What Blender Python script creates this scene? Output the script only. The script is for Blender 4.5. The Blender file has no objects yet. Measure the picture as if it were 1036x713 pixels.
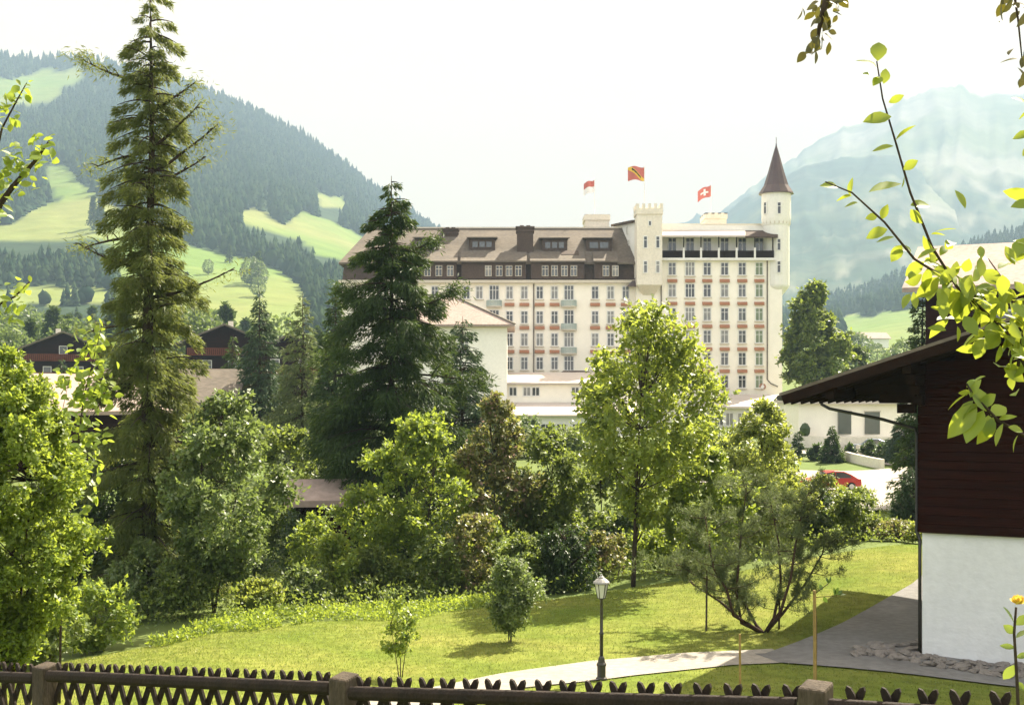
import bpy, math, random
import numpy as np
from mathutils import Vector, noise as mnoise
R = math.radians
scene = bpy.context.scene
COL = scene.collection
# ------------------------------------------------------------------ camera
F = 1300.0; PW, PH = 1036.0, 713.0; CX, HY = 518.0, 398.0; CZ = 18.0
cam_d = bpy.data.cameras.new('camera'); cam = bpy.data.objects.new('camera', cam_d); COL.objects.link(cam)
cam.location = (0, 0, CZ); cam.rotation_euler = (R(90), 0, 0)
cam_d.sensor_width = 36; cam_d.lens = 36 * F / PW
cam_d.shift_y = -(PH / 2 - HY) / PW
cam_d.clip_start = 0.05; cam_d.clip_end = 60000
scene.camera = cam
# ------------------------------------------------------------------ light
SUN_AZ, SUN_EL = 36.0, 46.0
world = bpy.data.worlds.new('World'); scene.world = world; world.use_nodes = True
wn = world.node_tree; wn.nodes.clear()
wo = wn.nodes.new('ShaderNodeOutputWorld'); bg = wn.nodes.new('ShaderNodeBackground')
sky = wn.nodes.new('ShaderNodeTexSky'); sky.sky_type = 'NISHITA'; sky.sun_disc = False
sky.sun_elevation = R(SUN_EL); sky.sun_rotation = R(SUN_AZ)
sky.air_density = 1.0; sky.dust_density = 5.0; sky.ozone_density = 1.0; sky.altitude = 1000
# thin bright overcast veil mixed over the clear sky
tc = wn.nodes.new('ShaderNodeTexCoord'); mp = wn.nodes.new('ShaderNodeMapping'); mp.inputs['Scale'].default_value = (1.2, 1.2, 4.0)
nz = wn.nodes.new('ShaderNodeTexNoise'); nz.inputs['Scale'].default_value = 1.6; nz.inputs['Detail'].default_value = 5
cr = wn.nodes.new('ShaderNodeValToRGB'); cr.color_ramp.elements[0].position = .25; cr.color_ramp.elements[0].color = (.82, .82, .82, 1)
cr.color_ramp.elements[1].position = .7; cr.color_ramp.elements[1].color = (1, 1, 1, 1)
mxs = wn.nodes.new('ShaderNodeMix'); mxs.data_type = 'RGBA'
wn.links.new(tc.outputs['Generated'], mp.inputs[0]); wn.links.new(mp.outputs[0], nz.inputs['Vector'])
wn.links.new(nz.outputs['Fac'], cr.inputs[0]); vd = wn.nodes.new('ShaderNodeVectorMath'); vd.operation = 'DOT_PRODUCT'; vd.inputs[1].default_value = (.45, .85, .25)
vr = wn.nodes.new('ShaderNodeMapRange'); vr.inputs[1].default_value = -.7; vr.inputs[2].default_value = .6; vr.inputs[3].default_value = .45; vr.inputs[4].default_value = 1.08
vm = wn.nodes.new('ShaderNodeMath'); vm.operation = 'MULTIPLY'; vm.use_clamp = True
wn.links.new(tc.outputs['Generated'], vd.inputs[0]); wn.links.new(vd.outputs['Value'], vr.inputs[0])
wn.links.new(cr.outputs[0], vm.inputs[0]); wn.links.new(vr.outputs[0], vm.inputs[1]); wn.links.new(vm.outputs[0], mxs.inputs[0])
veil = wn.nodes.new('ShaderNodeMix'); veil.data_type = 'RGBA'      # unseen sky opposite the sun made brighter, to lift camera-facing walls
veil.inputs[6].default_value = (12.5, 11.3, 10.0, 1); veil.inputs[7].default_value = (8.6, 6.2, 3.7, 1)
vr2 = wn.nodes.new('ShaderNodeMapRange'); vr2.inputs[1].default_value = -.15; vr2.inputs[2].default_value = .55
wn.links.new(vd.outputs['Value'], vr2.inputs[0]); wn.links.new(vr2.outputs[0], veil.inputs[0]); wn.links.new(veil.outputs[2], mxs.inputs[7])
wn.links.new(sky.outputs[0], mxs.inputs[6])
wn.links.new(mxs.outputs[2], bg.inputs['Color']); bg.inputs['Strength'].default_value = 0.05
wn.links.new(bg.outputs[0], wo.inputs['Surface'])
sd = bpy.data.lights.new('sun', 'SUN'); sd.energy = 4.8; sd.angle = R(0.53); sd.color = (1.0, .90, .72)
sun = bpy.data.objects.new('sun', sd); COL.objects.link(sun)
sv = Vector((math.sin(R(SUN_AZ)) * math.cos(R(SUN_EL)), math.cos(R(SUN_AZ)) * math.cos(R(SUN_EL)), math.sin(R(SUN_EL))))
sun.rotation_euler = (-sv).to_track_quat('-Z', 'Y').to_euler(); sun.location = (60, 90, 120)
scene.view_settings.view_transform = 'Standard'; scene.view_settings.look = 'None'
scene.view_settings.gamma = 1; scene.view_settings.use_curve_mapping = False
scene.view_settings.exposure = 2.36
cy = scene.cycles
cy.max_bounces = 6; cy.diffuse_bounces = 3; cy.glossy_bounces = 2; cy.transmission_bounces = 4; cy.volume_bounces = 1; cy.transparent_max_bounces = 6
cy.use_denoising = True; cy.use_adaptive_sampling = True; cy.adaptive_threshold = 0.015
HAZE_DENSITY = 0.00024
HAZE_COLOR = (.28, .385, .52)

# ------------------------------------------------------------------ helpers
def PX(px, d): return (px - CX) / F * d
def PZ(py, d): return CZ - (py - HY) / F * d
def P(px, py, d): return (PX(px, d), d, PZ(py, d))

def link(o, parent=None):
    COL.objects.link(o)
    if parent is not None: o.parent = parent
    return o
def tag(o, label=None, cat=None, group=None, kind=None):
    if label: o['label'] = label
    if cat: o['category'] = cat
    if group: o['group'] = group
    if kind: o['kind'] = kind
    return o
def thing(name, label, cat, loc=(0, 0, 0), rz=0.0, group=None):
    o = bpy.data.objects.new(name, None); o.location = loc; o.rotation_euler = (0, 0, rz); o.empty_display_size = .3
    link(o); return tag(o, label, cat, group)
def dup(o, parent=None, loc=None):
    c = o.copy(); COL.objects.link(c)
    if parent is not None: c.parent = parent
    if loc is not None: c.location = loc
    for ch in list(o.children): dup(ch, c)
    return c

class MB:
    def __init__(s): s.v = []; s.f = []
    def add(s, vs, fs):
        b = len(s.v); s.v.extend([tuple(map(float, p)) for p in vs]); s.f.extend([tuple(i + b for i in f) for f in fs]); return s
    def box(s, x0, x1, y0, y1, z0, z1):
        return s.add([(x0,y0,z0),(x1,y0,z0),(x1,y1,z0),(x0,y1,z0),(x0,y0,z1),(x1,y0,z1),(x1,y1,z1),(x0,y1,z1)],
                     [(0,3,2,1),(4,5,6,7),(0,1,5,4),(1,2,6,5),(2,3,7,6),(3,0,4,7)])
    def hexa(s, b, t):
        return s.add(list(b) + list(t), [(0,3,2,1),(4,5,6,7),(0,1,5,4),(1,2,6,5),(2,3,7,6),(3,0,4,7)])
    def prism(s, poly, vec):
        n = len(poly); q = [tuple(a + b for a, b in zip(p, vec)) for p in poly]
        return s.add(list(poly) + q, [tuple(range(n))[::-1], tuple(range(n, 2*n))] + [(i, (i+1) % n, n + (i+1) % n, n + i) for i in range(n)])
    def bar(s, a, b, w, h, up=(0, 0, 1)):
        a = Vector(a); b = Vector(b); d = (b - a).normalized(); u = Vector(up)
        sd_ = d.cross(u).normalized(); u = sd_.cross(d).normalized()
        r = lambda p: [p - sd_*w/2 - u*h/2, p + sd_*w/2 - u*h/2, p + sd_*w/2 + u*h/2, p - sd_*w/2 + u*h/2]
        return s.add(r(a) + r(b), [(0,3,2,1),(4,5,6,7),(0,1,5,4),(1,2,6,5),(2,3,7,6),(3,0,4,7)])
    def tube(s, pts, rad, n=6):
        pts = [Vector(p) for p in pts]
        if not hasattr(rad, '__len__'): rad = [rad] * len(pts)
        vs = []; ref = Vector((.31, .87, .38))
        for i, p in enumerate(pts):
            d = (pts[min(i+1, len(pts)-1)] - pts[max(i-1, 0)])
            d = d.normalized() if d.length > 1e-9 else Vector((0, 0, 1))
            a = d.cross(ref)
            if a.length < .1: a = d.cross(Vector((1, 0, 0)))
            a.normalize(); b = d.cross(a)
            for k in range(n):
                t = 2*math.pi*k/n; vs.append(p + (a*math.cos(t) + b*math.sin(t))*rad[i])
        fs = [(i*n+k, i*n+(k+1) % n, (i+1)*n+(k+1) % n, (i+1)*n+k) for i in range(len(pts)-1) for k in range(n)]
        fs += [tuple(range(n))[::-1], tuple(range((len(pts)-1)*n, len(pts)*n))]
        return s.add(vs, fs)
    def lathe(s, prof, c=(0, 0, 0), n=12, a0=0.0):
        vs = []; m = len(prof)
        for r, z in prof:
            for k in range(n):
                t = a0 + 2*math.pi*k/n; vs.append((c[0] + r*math.cos(t), c[1] + r*math.sin(t), c[2] + z))
        fs = [(i*n+k, i*n+(k+1) % n, (i+1)*n+(k+1) % n, (i+1)*n+k) for i in range(m-1) for k in range(n)]
        fs += [tuple(range(n))[::-1], tuple(range((m-1)*n, m*n))]
        return s.add(vs, fs)
    def build(s, name, m, parent=None, org=(0, 0, 0), smooth=False, bevel=0):
        me = bpy.data.meshes.new(name)
        me.from_pydata([(a-org[0], b-org[1], c-org[2]) for a, b, c in s.v], [], s.f); me.update()
        me.materials.append(m)
        if smooth: me.polygons.foreach_set('use_smooth', [True]*len(me.polygons))
        o = bpy.data.objects.new(name, me); link(o, parent)
        if bevel:
            bm_ = o.modifiers.new('bevel', 'BEVEL'); bm_.width = bevel; bm_.segments = 2; bm_.limit_method = 'ANGLE'
        return o

def np_mesh(name, V, Fq, m, parent=None, org=(0, 0, 0), smooth=False):
    """V (n,3), Fq (m,k) index array"""
    V = np.asarray(V, np.float32) - np.asarray(org, np.float32); Fq = np.asarray(Fq, np.int32)
    me = bpy.data.meshes.new(name); k = Fq.shape[1]
    me.vertices.add(len(V)); me.vertices.foreach_set('co', V.ravel())
    me.loops.add(Fq.size); me.loops.foreach_set('vertex_index', Fq.ravel())
    me.polygons.add(len(Fq)); me.polygons.foreach_set('loop_start', np.arange(0, Fq.size, k, dtype=np.int32))
    me.polygons.foreach_set('loop_total', np.full(len(Fq), k, np.int32))
    if smooth: me.polygons.foreach_set('use_smooth', np.ones(len(Fq), bool))
    me.update(calc_edges=True); me.validate()
    me.materials.append(m)
    o = bpy.data.objects.new(name, me); return link(o, parent)

def unit(a): return a / np.maximum(np.linalg.norm(a, axis=1, keepdims=True), 1e-9)
def blades(p, u, l, w, rng, side=None):
    """rhombic leaf / needle-spray faces: base p, direction u, length l, width w"""
    n = len(p); u = unit(u)
    if side is None: side = rng.normal(size=(n, 3))
    side = unit(np.cross(u, side)); nrm = np.cross(u, side)
    l = np.broadcast_to(np.asarray(l, float).reshape(-1, 1), (n, 1)); w = np.broadcast_to(np.asarray(w, float).reshape(-1, 1), (n, 1))
    fold = w * .25
    V = np.stack([p, p + u*l*.45 + side*w*.5 + nrm*fold, p + u*l, p + u*l*.45 - side*w*.5 + nrm*fold], 1).reshape(-1, 3)
    return V, np.arange(4*n).reshape(n, 4)

def vnoise(x, y, seed=0):
    """smooth value noise, numpy"""
    xi = np.floor(x).astype(np.int64); yi = np.floor(y).astype(np.int64); fx = x - xi; fy = y - yi
    fx = fx*fx*(3-2*fx); fy = fy*fy*(3-2*fy)
    def h(a, b):
        v = np.sin(a*127.1 + b*311.7 + seed*74.7)*43758.5453
        return v - np.floor(v)
    return (h(xi, yi)*(1-fx) + h(xi+1, yi)*fx)*(1-fy) + (h(xi, yi+1)*(1-fx) + h(xi+1, yi+1)*fx)*fy
def fbm(x, y, seed=0, o=4):
    a = .5; t = 0
    for i in range(o):
        t = t + a*(vnoise(x, y, seed+i) - .5); x = x*2.03; y = y*2.03; a *= .5
    return t

# ------------------------------------------------------------------ materials
def nodes_of(name):
    m = bpy.data.materials.new(name); m.use_nodes = True; nt = m.node_tree
    b = nt.nodes['Principled BSDF']; return m, nt, b
def mixrgb(nt, fac, a, b, blend='MIX'):
    n = nt.nodes.new('ShaderNodeMix'); n.data_type = 'RGBA'; n.blend_type = blend
    for sock, v in ((n.inputs[0], fac), (n.inputs[6], a), (n.inputs[7], b)):
        if hasattr(v, 'is_linked') or isinstance(v, bpy.types.NodeSocket): nt.links.new(v, sock)
        elif isinstance(v, (int, float)): sock.default_value = v
        else: sock.default_value = (*v, 1)
    return n.outputs[2]
def noise_out(nt, scale, detail=4, stretch=(1, 1, 1), coord='Object'):
    t = nt.nodes.new('ShaderNodeTexCoord'); mp_ = nt.nodes.new('ShaderNodeMapping'); mp_.inputs['Scale'].default_value = stretch
    n = nt.nodes.new('ShaderNodeTexNoise'); n.inputs['Scale'].default_value = scale; n.inputs['Detail'].default_value = detail
    nt.links.new(t.outputs[coord], mp_.inputs[0]); nt.links.new(mp_.outputs[0], n.inputs['Vector'])
    return n.outputs['Fac']
def ramp(nt, v, p0, p1):
    r = nt.nodes.new('ShaderNodeMapRange'); r.inputs[1].default_value = p0; r.inputs[2].default_value = p1
    nt.links.new(v, r.inputs[0]); return r.outputs[0]
def bump(nt, b, v, strength=.3, dist=.02):
    n = nt.nodes.new('ShaderNodeBump'); n.inputs['Strength'].default_value = strength; n.inputs['Distance'].default_value = dist
    nt.links.new(v, n.inputs['Height']); nt.links.new(n.outputs[0], b.inputs['Normal'])
def mat(name, c1, c2=None, scale=2.0, rough=.8, spec=.3, stretch=(1, 1, 1), bmp=0.0, bscale=None, metal=0, detail=5, fine=0.25):
    m, nt, b = nodes_of(name)
    c2 = c2 or tuple(x*.75 for x in c1)
    n1 = noise_out(nt, scale, detail, stretch)
    c = mixrgb(nt, ramp(nt, n1, .3, .7), c1, c2)
    if fine:
        n2 = noise_out(nt, scale*9, 3, stretch)
        c = mixrgb(nt, ramp(nt, n2, .35, .65), c, mixrgb(nt, 1.0, c, (1-fine,)*3, 'MULTIPLY'))
    nt.links.new(c, b.inputs['Base Color']); b.inputs['Roughness'].default_value = rough
    b.inputs['Specular IOR Level'].default_value = spec; b.inputs['Metallic'].default_value = metal
    if bmp: bump(nt, b, noise_out(nt, bscale or scale*6, 5, stretch), bmp, .03)
    return m
def plain(name, c, rough=.6, spec=.3, metal=0):
    return mat(name, c, tuple(x*.88 for x in c), 1.5, rough, spec, metal=metal, fine=.08)
def leaf_mat(name, c1, c2, trans, tw=.42, clump=.35, c3=None, c3amt=.0):
    """c1..c2 per-leaf tint, trans = colour of light coming through"""
    m, nt, b = nodes_of(name)
    g = nt.nodes.new('ShaderNodeNewGeometry'); rnd = g.outputs['Random Per Island']
    c = mixrgb(nt, rnd, c1, c2)
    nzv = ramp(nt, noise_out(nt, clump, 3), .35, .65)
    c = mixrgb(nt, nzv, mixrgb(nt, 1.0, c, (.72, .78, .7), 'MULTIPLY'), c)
    if c3 is not None:
        mt = nt.nodes.new('ShaderNodeMath'); mt.operation = 'LESS_THAN'; mt.inputs[1].default_value = c3amt
        mm = nt.nodes.new('ShaderNodeMath'); mm.operation = 'FRACT'; mk = nt.nodes.new('ShaderNodeMath'); mk.operation = 'MULTIPLY'; mk.inputs[1].default_value = 37.7
        nt.links.new(rnd, mk.inputs[0]); nt.links.new(mk.outputs[0], mm.inputs[0]); nt.links.new(mm.outputs[0], mt.inputs[0])
        c = mixrgb(nt, mt.outputs[0], c, c3)
    nt.links.new(c, b.inputs['Base Color']); b.inputs['Roughness'].default_value = .48; b.inputs['Specular IOR Level'].default_value = .12 if 'needle' in name else .5
    t = nt.nodes.new('ShaderNodeBsdfTranslucent')
    nt.links.new(mixrgb(nt, ramp(nt, rnd, 0, 1), trans, tuple(x*.7 for x in trans)), t.inputs[0])
    mx = nt.nodes.new('ShaderNodeMixShader'); mx.inputs[0].default_value = tw
    nt.links.new(b.outputs[0], mx.inputs[1]); nt.links.new(t.outputs[0], mx.inputs[2])
    nt.links.new(mx.outputs[0], nt.nodes['Material Output'].inputs['Surface'])
    return m
M = {}
M['meadow'] = mat('meadow', (.10, .15, .035), (.14, .17, .05), .05, .9, .1, fine=.2)
M['lawn'] = mat('lawn', (.115, .165, .026), (.22, .225, .055), .3, .95, .03, bmp=.6, bscale=14, fine=.3)
M['grass'] = leaf_mat('grass_blades', (.12, .175, .028), (.22, .235, .05), (.28, .35, .05), .4, .35)
M['undergrowth'] = mat('undergrowth', (.035, .055, .012), (.06, .07, .02), .4, .95, .05, bmp=.5, bscale=8)
M['path'] = mat('path', (.34, .31, .26), (.27, .25, .22), .6, .9, .2, bmp=.3, bscale=30, fine=.2)
M['pave'] = mat('pavement', (.22, .215, .205), (.16, .155, .15), .5, .9, .2, bmp=.3, bscale=25, fine=.2)
M['road'] = mat('drive', (.35, .32, .28), (.29, .265, .235), .15, .9, .2, fine=.1)
M['cream'] = mat('cream_render', (.92, .87, .74), (.88, .82, .69), .12, .9, .1, fine=.05)
M['whitew'] = mat('white_render', (.82, .80, .72), (.76, .74, .66), .3, .9, .1, fine=.05)
M['stonew'] = mat('tower_render', (.80, .74, .62), (.72, .66, .54), .4, .9, .1, fine=.12)
M['mansard'] = mat('dark_shingle', (.10, .07, .055), (.07, .05, .04), .5, .8, .2, fine=.25)
M['rooftile'] = mat('weathered_roof', (.185, .155, .12), (.13, .11, .09), .25, .85, .2, stretch=(1, 1, 3), fine=.3)
M['pinkroof'] = mat('pale_tile_roof', (.40, .315, .27), (.32, .25, .215), .4, .85, .2, fine=.22)
M['paleroof'] = mat('pale_sheet_roof', (.60, .53, .47), (.52, .45, .40), .3, .7, .3, fine=.1)
M['spire'] = mat('spire_copper', (.075, .042, .036), (.055, .032, .028), .6, .35, .6, fine=.15)
M['whitep'] = plain('white_paint', (.8, .78, .72), .5)
M['stonetrim'] = plain('stone_trim', (.62, .56, .45), .8)
M['glass'] = mat('window_glass', (.055, .06, .065), (.12, .12, .115), .3, .12, .8, fine=0)
M['awning'] = mat('orange_awning', (.42, .21, .12), (.36, .17, .10), 1.0, .8, .1, fine=.1)
M['railing'] = plain('pale_green_railing', (.45, .52, .46), .6)
M['darkwood'] = mat('dark_wood', (.028, .007, .004), (.014, .004, .003), 1.5, .85, .08, stretch=(.3, .3, 5), bmp=.3, bscale=6, fine=.3)
M['soffit'] = mat('stained_timber', (.02, .010, .006), (.012, .006, .004), 1.2, .85, .08, stretch=(4, .4, 4), fine=.3)
M['redwood'] = mat('red_brown_wood', (.16, .045, .022), (.11, .03, .016), 1.2, .8, .2, fine=.3)
M['plaster'] = mat('white_plaster', (.80, .81, .81), (.70, .71, .71), .45, .95, .1, bmp=.55, bscale=7, fine=.06)
M['fence'] = mat('weathered_fence_wood', (.034, .022, .015), (.018, .012, .009), 4, .8, .25, stretch=(2, 2, 1), bmp=.35, bscale=30, fine=.35)
M['post'] = mat('grey_post_wood', (.105, .082, .058), (.05, .038, .028), 5, .85, .2, stretch=(2, 2, .5), bmp=.4, bscale=25, fine=.35)
M['iron'] = mat('dark_iron', (.028, .026, .022), (.04, .036, .03), 6, .5, .5, fine=.2)
M['lampglass'] = mat('frosted_glass', (.55, .56, .52), (.45, .46, .43), 4, .2, .6, fine=.05)
M['stake'] = mat('yellow_stake_wood', (.34, .24, .09), (.26, .18, .07), 8, .8, .2, stretch=(2, 2, .3), fine=.3)
M['stone'] = mat('field_stone', (.30, .27, .24), (.20, .18, .16), 3, .9, .2, bmp=.5, bscale=9, fine=.35)
M['bark'] = mat('bark', (.075, .055, .04), (.045, .034, .025), 4, .95, .1, stretch=(2, 2, .5), bmp=.6, bscale=15, fine=.4)
M['pinebark'] = mat('pine_bark', (.10, .06, .04), (.06, .042, .03), 4, .95, .1, stretch=(2, 2, .6), bmp=.6, bscale=15, fine=.4)
M['carred'] = plain('red_car_paint', (.5, .04, .03), .25, .6)
M['carblue'] = plain('grey_blue_car_paint', (.16, .2, .25), .25, .6)
M['rubber'] = plain('black_rubber', (.02, .02, .02), .8)
M['red'] = plain('flag_red', (.58, .17, .14), .8)
M['white'] = plain('flag_white', (.85, .83, .8), .8)
M['yellow'] = plain('flag_yellow', (.85, .55, .08), .8)
M['black'] = plain('flag_black', (.03, .03, .03), .8)
M['rose'] = leaf_mat('rose_petal', (.85, .62, .05), (.9, .72, .2), (.9, .6, .1), .3)
# leaves
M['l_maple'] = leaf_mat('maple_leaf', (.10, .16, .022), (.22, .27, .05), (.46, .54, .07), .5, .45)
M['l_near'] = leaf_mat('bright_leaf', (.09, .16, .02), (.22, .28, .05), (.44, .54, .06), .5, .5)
M['l_mid'] = leaf_mat('mid_green_leaf', (.07, .12, .022), (.18, .22, .06), (.32, .40, .06), .45, .45)
M['l_blue'] = leaf_mat('grey_green_leaf', (.075, .125, .035), (.2, .24, .09), (.28, .37, .08), .42, .45)
M['l_lilac'] = leaf_mat('mixed_leaf', (.08, .11, .03), (.2, .2, .07), (.36, .37, .08), .42, .45, (.42, .26, .2), .14)
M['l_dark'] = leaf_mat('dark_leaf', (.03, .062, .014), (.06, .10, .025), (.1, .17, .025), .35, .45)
M['l_yel'] = leaf_mat('yellow_green_leaf', (.13, .18, .03), (.25, .28, .06), (.46, .52, .08), .48, .5)
M['l_far'] = leaf_mat('far_tree_leaf', (.05, .095, .03), (.13, .17, .06), (.22, .30, .07), .42, .2)
M['l_fg'] = leaf_mat('apple_leaf', (.05, .11, .02), (.24, .30, .05), (.52, .58, .05), .45, 12)  # dark end of the tint stands for leaves on their shadow side
M['l_fg_shade'] = leaf_mat('shadow_side_leaf', (.05, .05, .015), (.09, .08, .02), (.16, .14, .02), .35, 3)  # darker leaf copy; the shadow side is put into its colour
M['n_spruce'] = leaf_mat('spruce_needles', (.018, .042, .012), (.062, .10, .028), (.13, .19, .04), .3, .6)
M['n_blue'] = leaf_mat('blue_spruce_needles', (.035, .068, .036), (.08, .115, .06), (.1, .15, .06), .3, .5)
M['n_larch'] = leaf_mat('larch_needles', (.045, .078, .02), (.145, .155, .042), (.33, .38, .09), .38, .4)
M['n_pine'] = leaf_mat('pine_needles', (.075, .105, .04), (.165, .19, .085), (.24, .30, .10), .3, .8)
def far_mat():
    m, nt, b = nodes_of('forest_conifer'); g = nt.nodes.new('ShaderNodeNewGeometry')
    c = mixrgb(nt, g.outputs['Random Per Island'], (.012, .028, .016), (.045, .066, .03))
    c = mixrgb(nt, ramp(nt, noise_out(nt, .012, 3), .35, .65), mixrgb(nt, 1.0, c, (.7, .78, .8), 'MULTIPLY'), c)
    nt.links.new(c, b.inputs['Base Color']); b.inputs['Roughness'].default_value = 1; b.inputs['Specular IOR Level'].default_value = 0; return m
M['n_far'] = far_mat()
M['curtain'] = mat('curtained_glass', (.30, .29, .26), (.17, .17, .16), .8, .2, .6, fine=0)
M['shutter'] = mat('green_shutter', (.22, .27, .17), (.18, .22, .14), .8, .6, .2, fine=.05)
M['glass_dark'] = mat('dark_glass', (.022, .024, .026), (.05, .05, .05), .6, .1, .8, fine=0)

# ------------------------------------------------------------------ terrain
def ctl():
    pts = [(0, 0, 1.65), (-5, 1, 2.1), (5, 1, 1.3), (0, -8, -.8), (-8, -8, 0), (8, -8, -1.2), (-25, 0, 3), (25, 0, 1.5),
           (-3.54, 11.3, 4.1), (0, 8.9, 3.55), (2.63, 7.1, 3.1), (5.5, 5.4, 2.5), (-6.5, 13.4, 4.6),
           (0, 18, 6.2), (-7, 21, 7.2), (7, 17, 6.0), (16, 20, 6.4), (-18, 22, 7.6), (30, 25, 6.8), (20, 33, 8.6)]
    pts = [(a, b, c-.06*max(b, 0)) for a, b, c in pts]
    px = [(608, 688, 30), (500, 692, 29.2), (200, 680, 31), (0, 690, 31), (405, 672, 32.5), (512, 650, 35), (770, 640, 36.5), (933, 662, 33.5),
          (1036, 672, 32.6), (1036, 694, 30.5), (788, 656, 34.2), (931, 574, 46), (930, 553, 50), (650, 592, 46), (780, 575, 48), (500, 612, 43), (290, 628, 40),
          (130, 658, 36), (200, 612, 44), (60, 640, 42), (90, 600, 52), (395, 578, 60), (640, 562, 60), (870, 540, 58), (1050, 560, 60),
          (850, 508, 85), (860, 496, 95), (870, 482, 112), (930, 480, 105), (760, 478, 115), (845, 462, 135), (900, 458, 132), (880, 447, 145), (960, 450, 140), (600, 440, 160), (600, 428, 190), (780, 424, 190), (380, 424, 190),
          (60, 485, 100), (250, 475, 100), (420, 480, 105), (50, 418, 210), (215, 415, 200), (300, 372, 480), (100, 352, 600), (-200, 352, 500),
          (700, 372, 450), (880, 395, 350), (1150, 420, 250), (518, 348, 800), (900, 362, 700), (-300, 480, 100), (1300, 470, 100)]
    pts += [(PX(a, d), d, (b-HY)/F*d) for a, b, d in px]
    return np.array(pts, float)
CT = ctl()
def warp(x, y):
    y = np.clip(y, -9, 850); s = np.clip(x/(y+30), -1.1, 1.1)
    return np.stack([s*2.2, np.log(y+30)], -1)
def tps_k(r2): return .5*r2*np.log(np.maximum(r2, 1e-12))
CW = warp(CT[:, 0], CT[:, 1])
_n = len(CT)
_A = np.zeros((_n+3, _n+3)); _A[:_n, :_n] = tps_k(((CW[:, None]-CW[None])**2).sum(-1)) + np.eye(_n)*2e-3
_A[:_n, _n:] = np.c_[np.ones(_n), CW]; _A[_n:, :_n] = _A[:_n, _n:].T
_W = np.linalg.solve(_A, np.r_[CT[:, 2], 0, 0, 0])
def ground(x, y):
    x = np.asarray(x, float); y = np.asarray(y, float)
    q = warp(x, y); sh = q.shape[:-1]; q = q.reshape(-1, 2)
    r = tps_k(((q[:, None]-CW[None])**2).sum(-1)) @ _W[:_n] + _W[_n] + q @ _W[_n+1:]
    return CZ - np.clip(r.reshape(sh), -70, 40)
def gz(x, y): return float(ground(np.array([x]), np.array([y]))[0])

def grid_faces(nr, nc):
    i = np.arange(nr-1)[:, None]*nc + np.arange(nc-1)[None]
    return np.stack([i, i+1, i+1+nc, i+nc], -1).reshape(-1, 4)
# ground: one sheet out to the horizon
ys = np.r_[np.linspace(-24, 20, 24), np.exp(np.linspace(math.log(22), math.log(900), 110)), [1300, 2500, 5000, 9000, 15000]]
ss = np.r_[np.linspace(-2.6, -.62, 14), np.linspace(-.56, .56, 110), np.linspace(.62, 2.6, 14)]
YY, SS = np.meshgrid(ys, ss, indexing='ij'); XX = SS*(np.maximum(YY, -9)+30)
ZZ = ground(XX, YY)
far = np.clip((YY-60)/200, 0, 1); ZZ = ZZ + far*fbm(XX/60, YY/60, 3)*3.0*np.clip(YY/300, 0, 2)
inlawn = (YY > 5) & (YY < 58); ZZ = ZZ - inlawn*.12
g = np_mesh('ground', np.stack([XX, YY, ZZ], -1).reshape(-1, 3), grid_faces(len(ys), len(ss)), M['meadow'], smooth=True); tag(g, kind='structure')

def strip(name, A, B, nu, nv, lift, m):
    """surface between two polylines, laid on the terrain"""
    def res(Q, n):
        Q = np.array(Q, float); t = np.r_[0, np.cumsum(np.linalg.norm(np.diff(Q, axis=0), axis=1))]
        u = np.linspace(0, t[-1], n); return np.stack([np.interp(u, t, Q[:, i]) for i in (0, 1)], -1)
    a = res(A, nu); b = res(B, nu); v = np.linspace(0, 1, nv)[:, None, None]
    G = a[None]*(1-v) + b[None]*v
    Z = ground(G[..., 0], G[..., 1]) + lift
    return np_mesh(name, np.concatenate([G, Z[..., None]], -1).reshape(-1, 3), grid_faces(nv, nu), m, smooth=True), G
LAWN_NEAR = [(-16, 17), (-9, 13.5), (-3.5, 10.5), (0, 8.2), (3, 6.2), (9, 2), (18, 0)]
LAWN_FAR = [(-14, 33), (-10.7, 36), (-7, 39.5), (-.6, 42.8), (4.7, 46), (10, 49), (16, 51.5), (22, 53)]
lo, LG = strip('lawn', LAWN_NEAR, LAWN_FAR, 90, 100, 0.0, M['lawn']); tag(lo, kind='structure')
pth, _ = strip('path', [(-3.4, 16.5), (-2.8, 22), (-1.5, 26.2), (.2, 28.6), (2.9, 30.5), (5.5, 31.9), (7.2, 32.3)],
               [(-5.0, 16.5), (-4.5, 22.4), (-3.0, 27.4), (-.35, 30.5), (2.0, 32.4), (4.4, 33.5), (6.9, 34.1)], 70, 8, .03, M['path']); tag(pth, kind='structure')
pv1, _ = strip('pavement', [(6.4, 33.2), (9.6, 37.4), (13.4, 43.0), (17.0, 49.5)], [(10.9, 33.5), (12.7, 37.8), (15.2, 44.0), (17.5, 49.5)], 40, 12, .034, M['pave']); tag(pv1, kind='structure')
pv2, _ = strip('pavement', [(6.3, 33.4), (10.8, 33.8), (15, 31.8), (22, 29)], [(6.7, 32.2), (9.2, 31.2), (12.1, 30.0), (20, 26.8)], 40, 12, .038, M['pave']); tag(pv2, kind='structure')
# drive and forecourt
def road(name, pts, w, lift, m, nu=60):
    Q = np.array(pts, float); t = np.gradient(Q, axis=0); nrm = np.stack([-t[:, 1], t[:, 0]], -1); nrm /= np.linalg.norm(nrm, axis=1, keepdims=True)
    return tag(strip(name, Q+nrm*w/2, Q-nrm*w/2, nu, 10, lift, m)[0], kind='structure')
road('drive', [(PX(700, 113), 113), (PX(800, 110), 110), (PX(880, 107), 107), (PX(960, 104), 104), (PX(1060, 98), 98)], 19, .12, M['road'])
road('drive', [(PX(905, 104), 104), (PX(918, 90), 90), (PX(928, 76), 76)], 11, .16, M['road'])
road('forecourt', [(PX(815, 141), 141), (PX(870, 136), 136), (PX(900, 127), 127), (PX(945, 118), 118)], 7, .14, M['road'])

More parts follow.
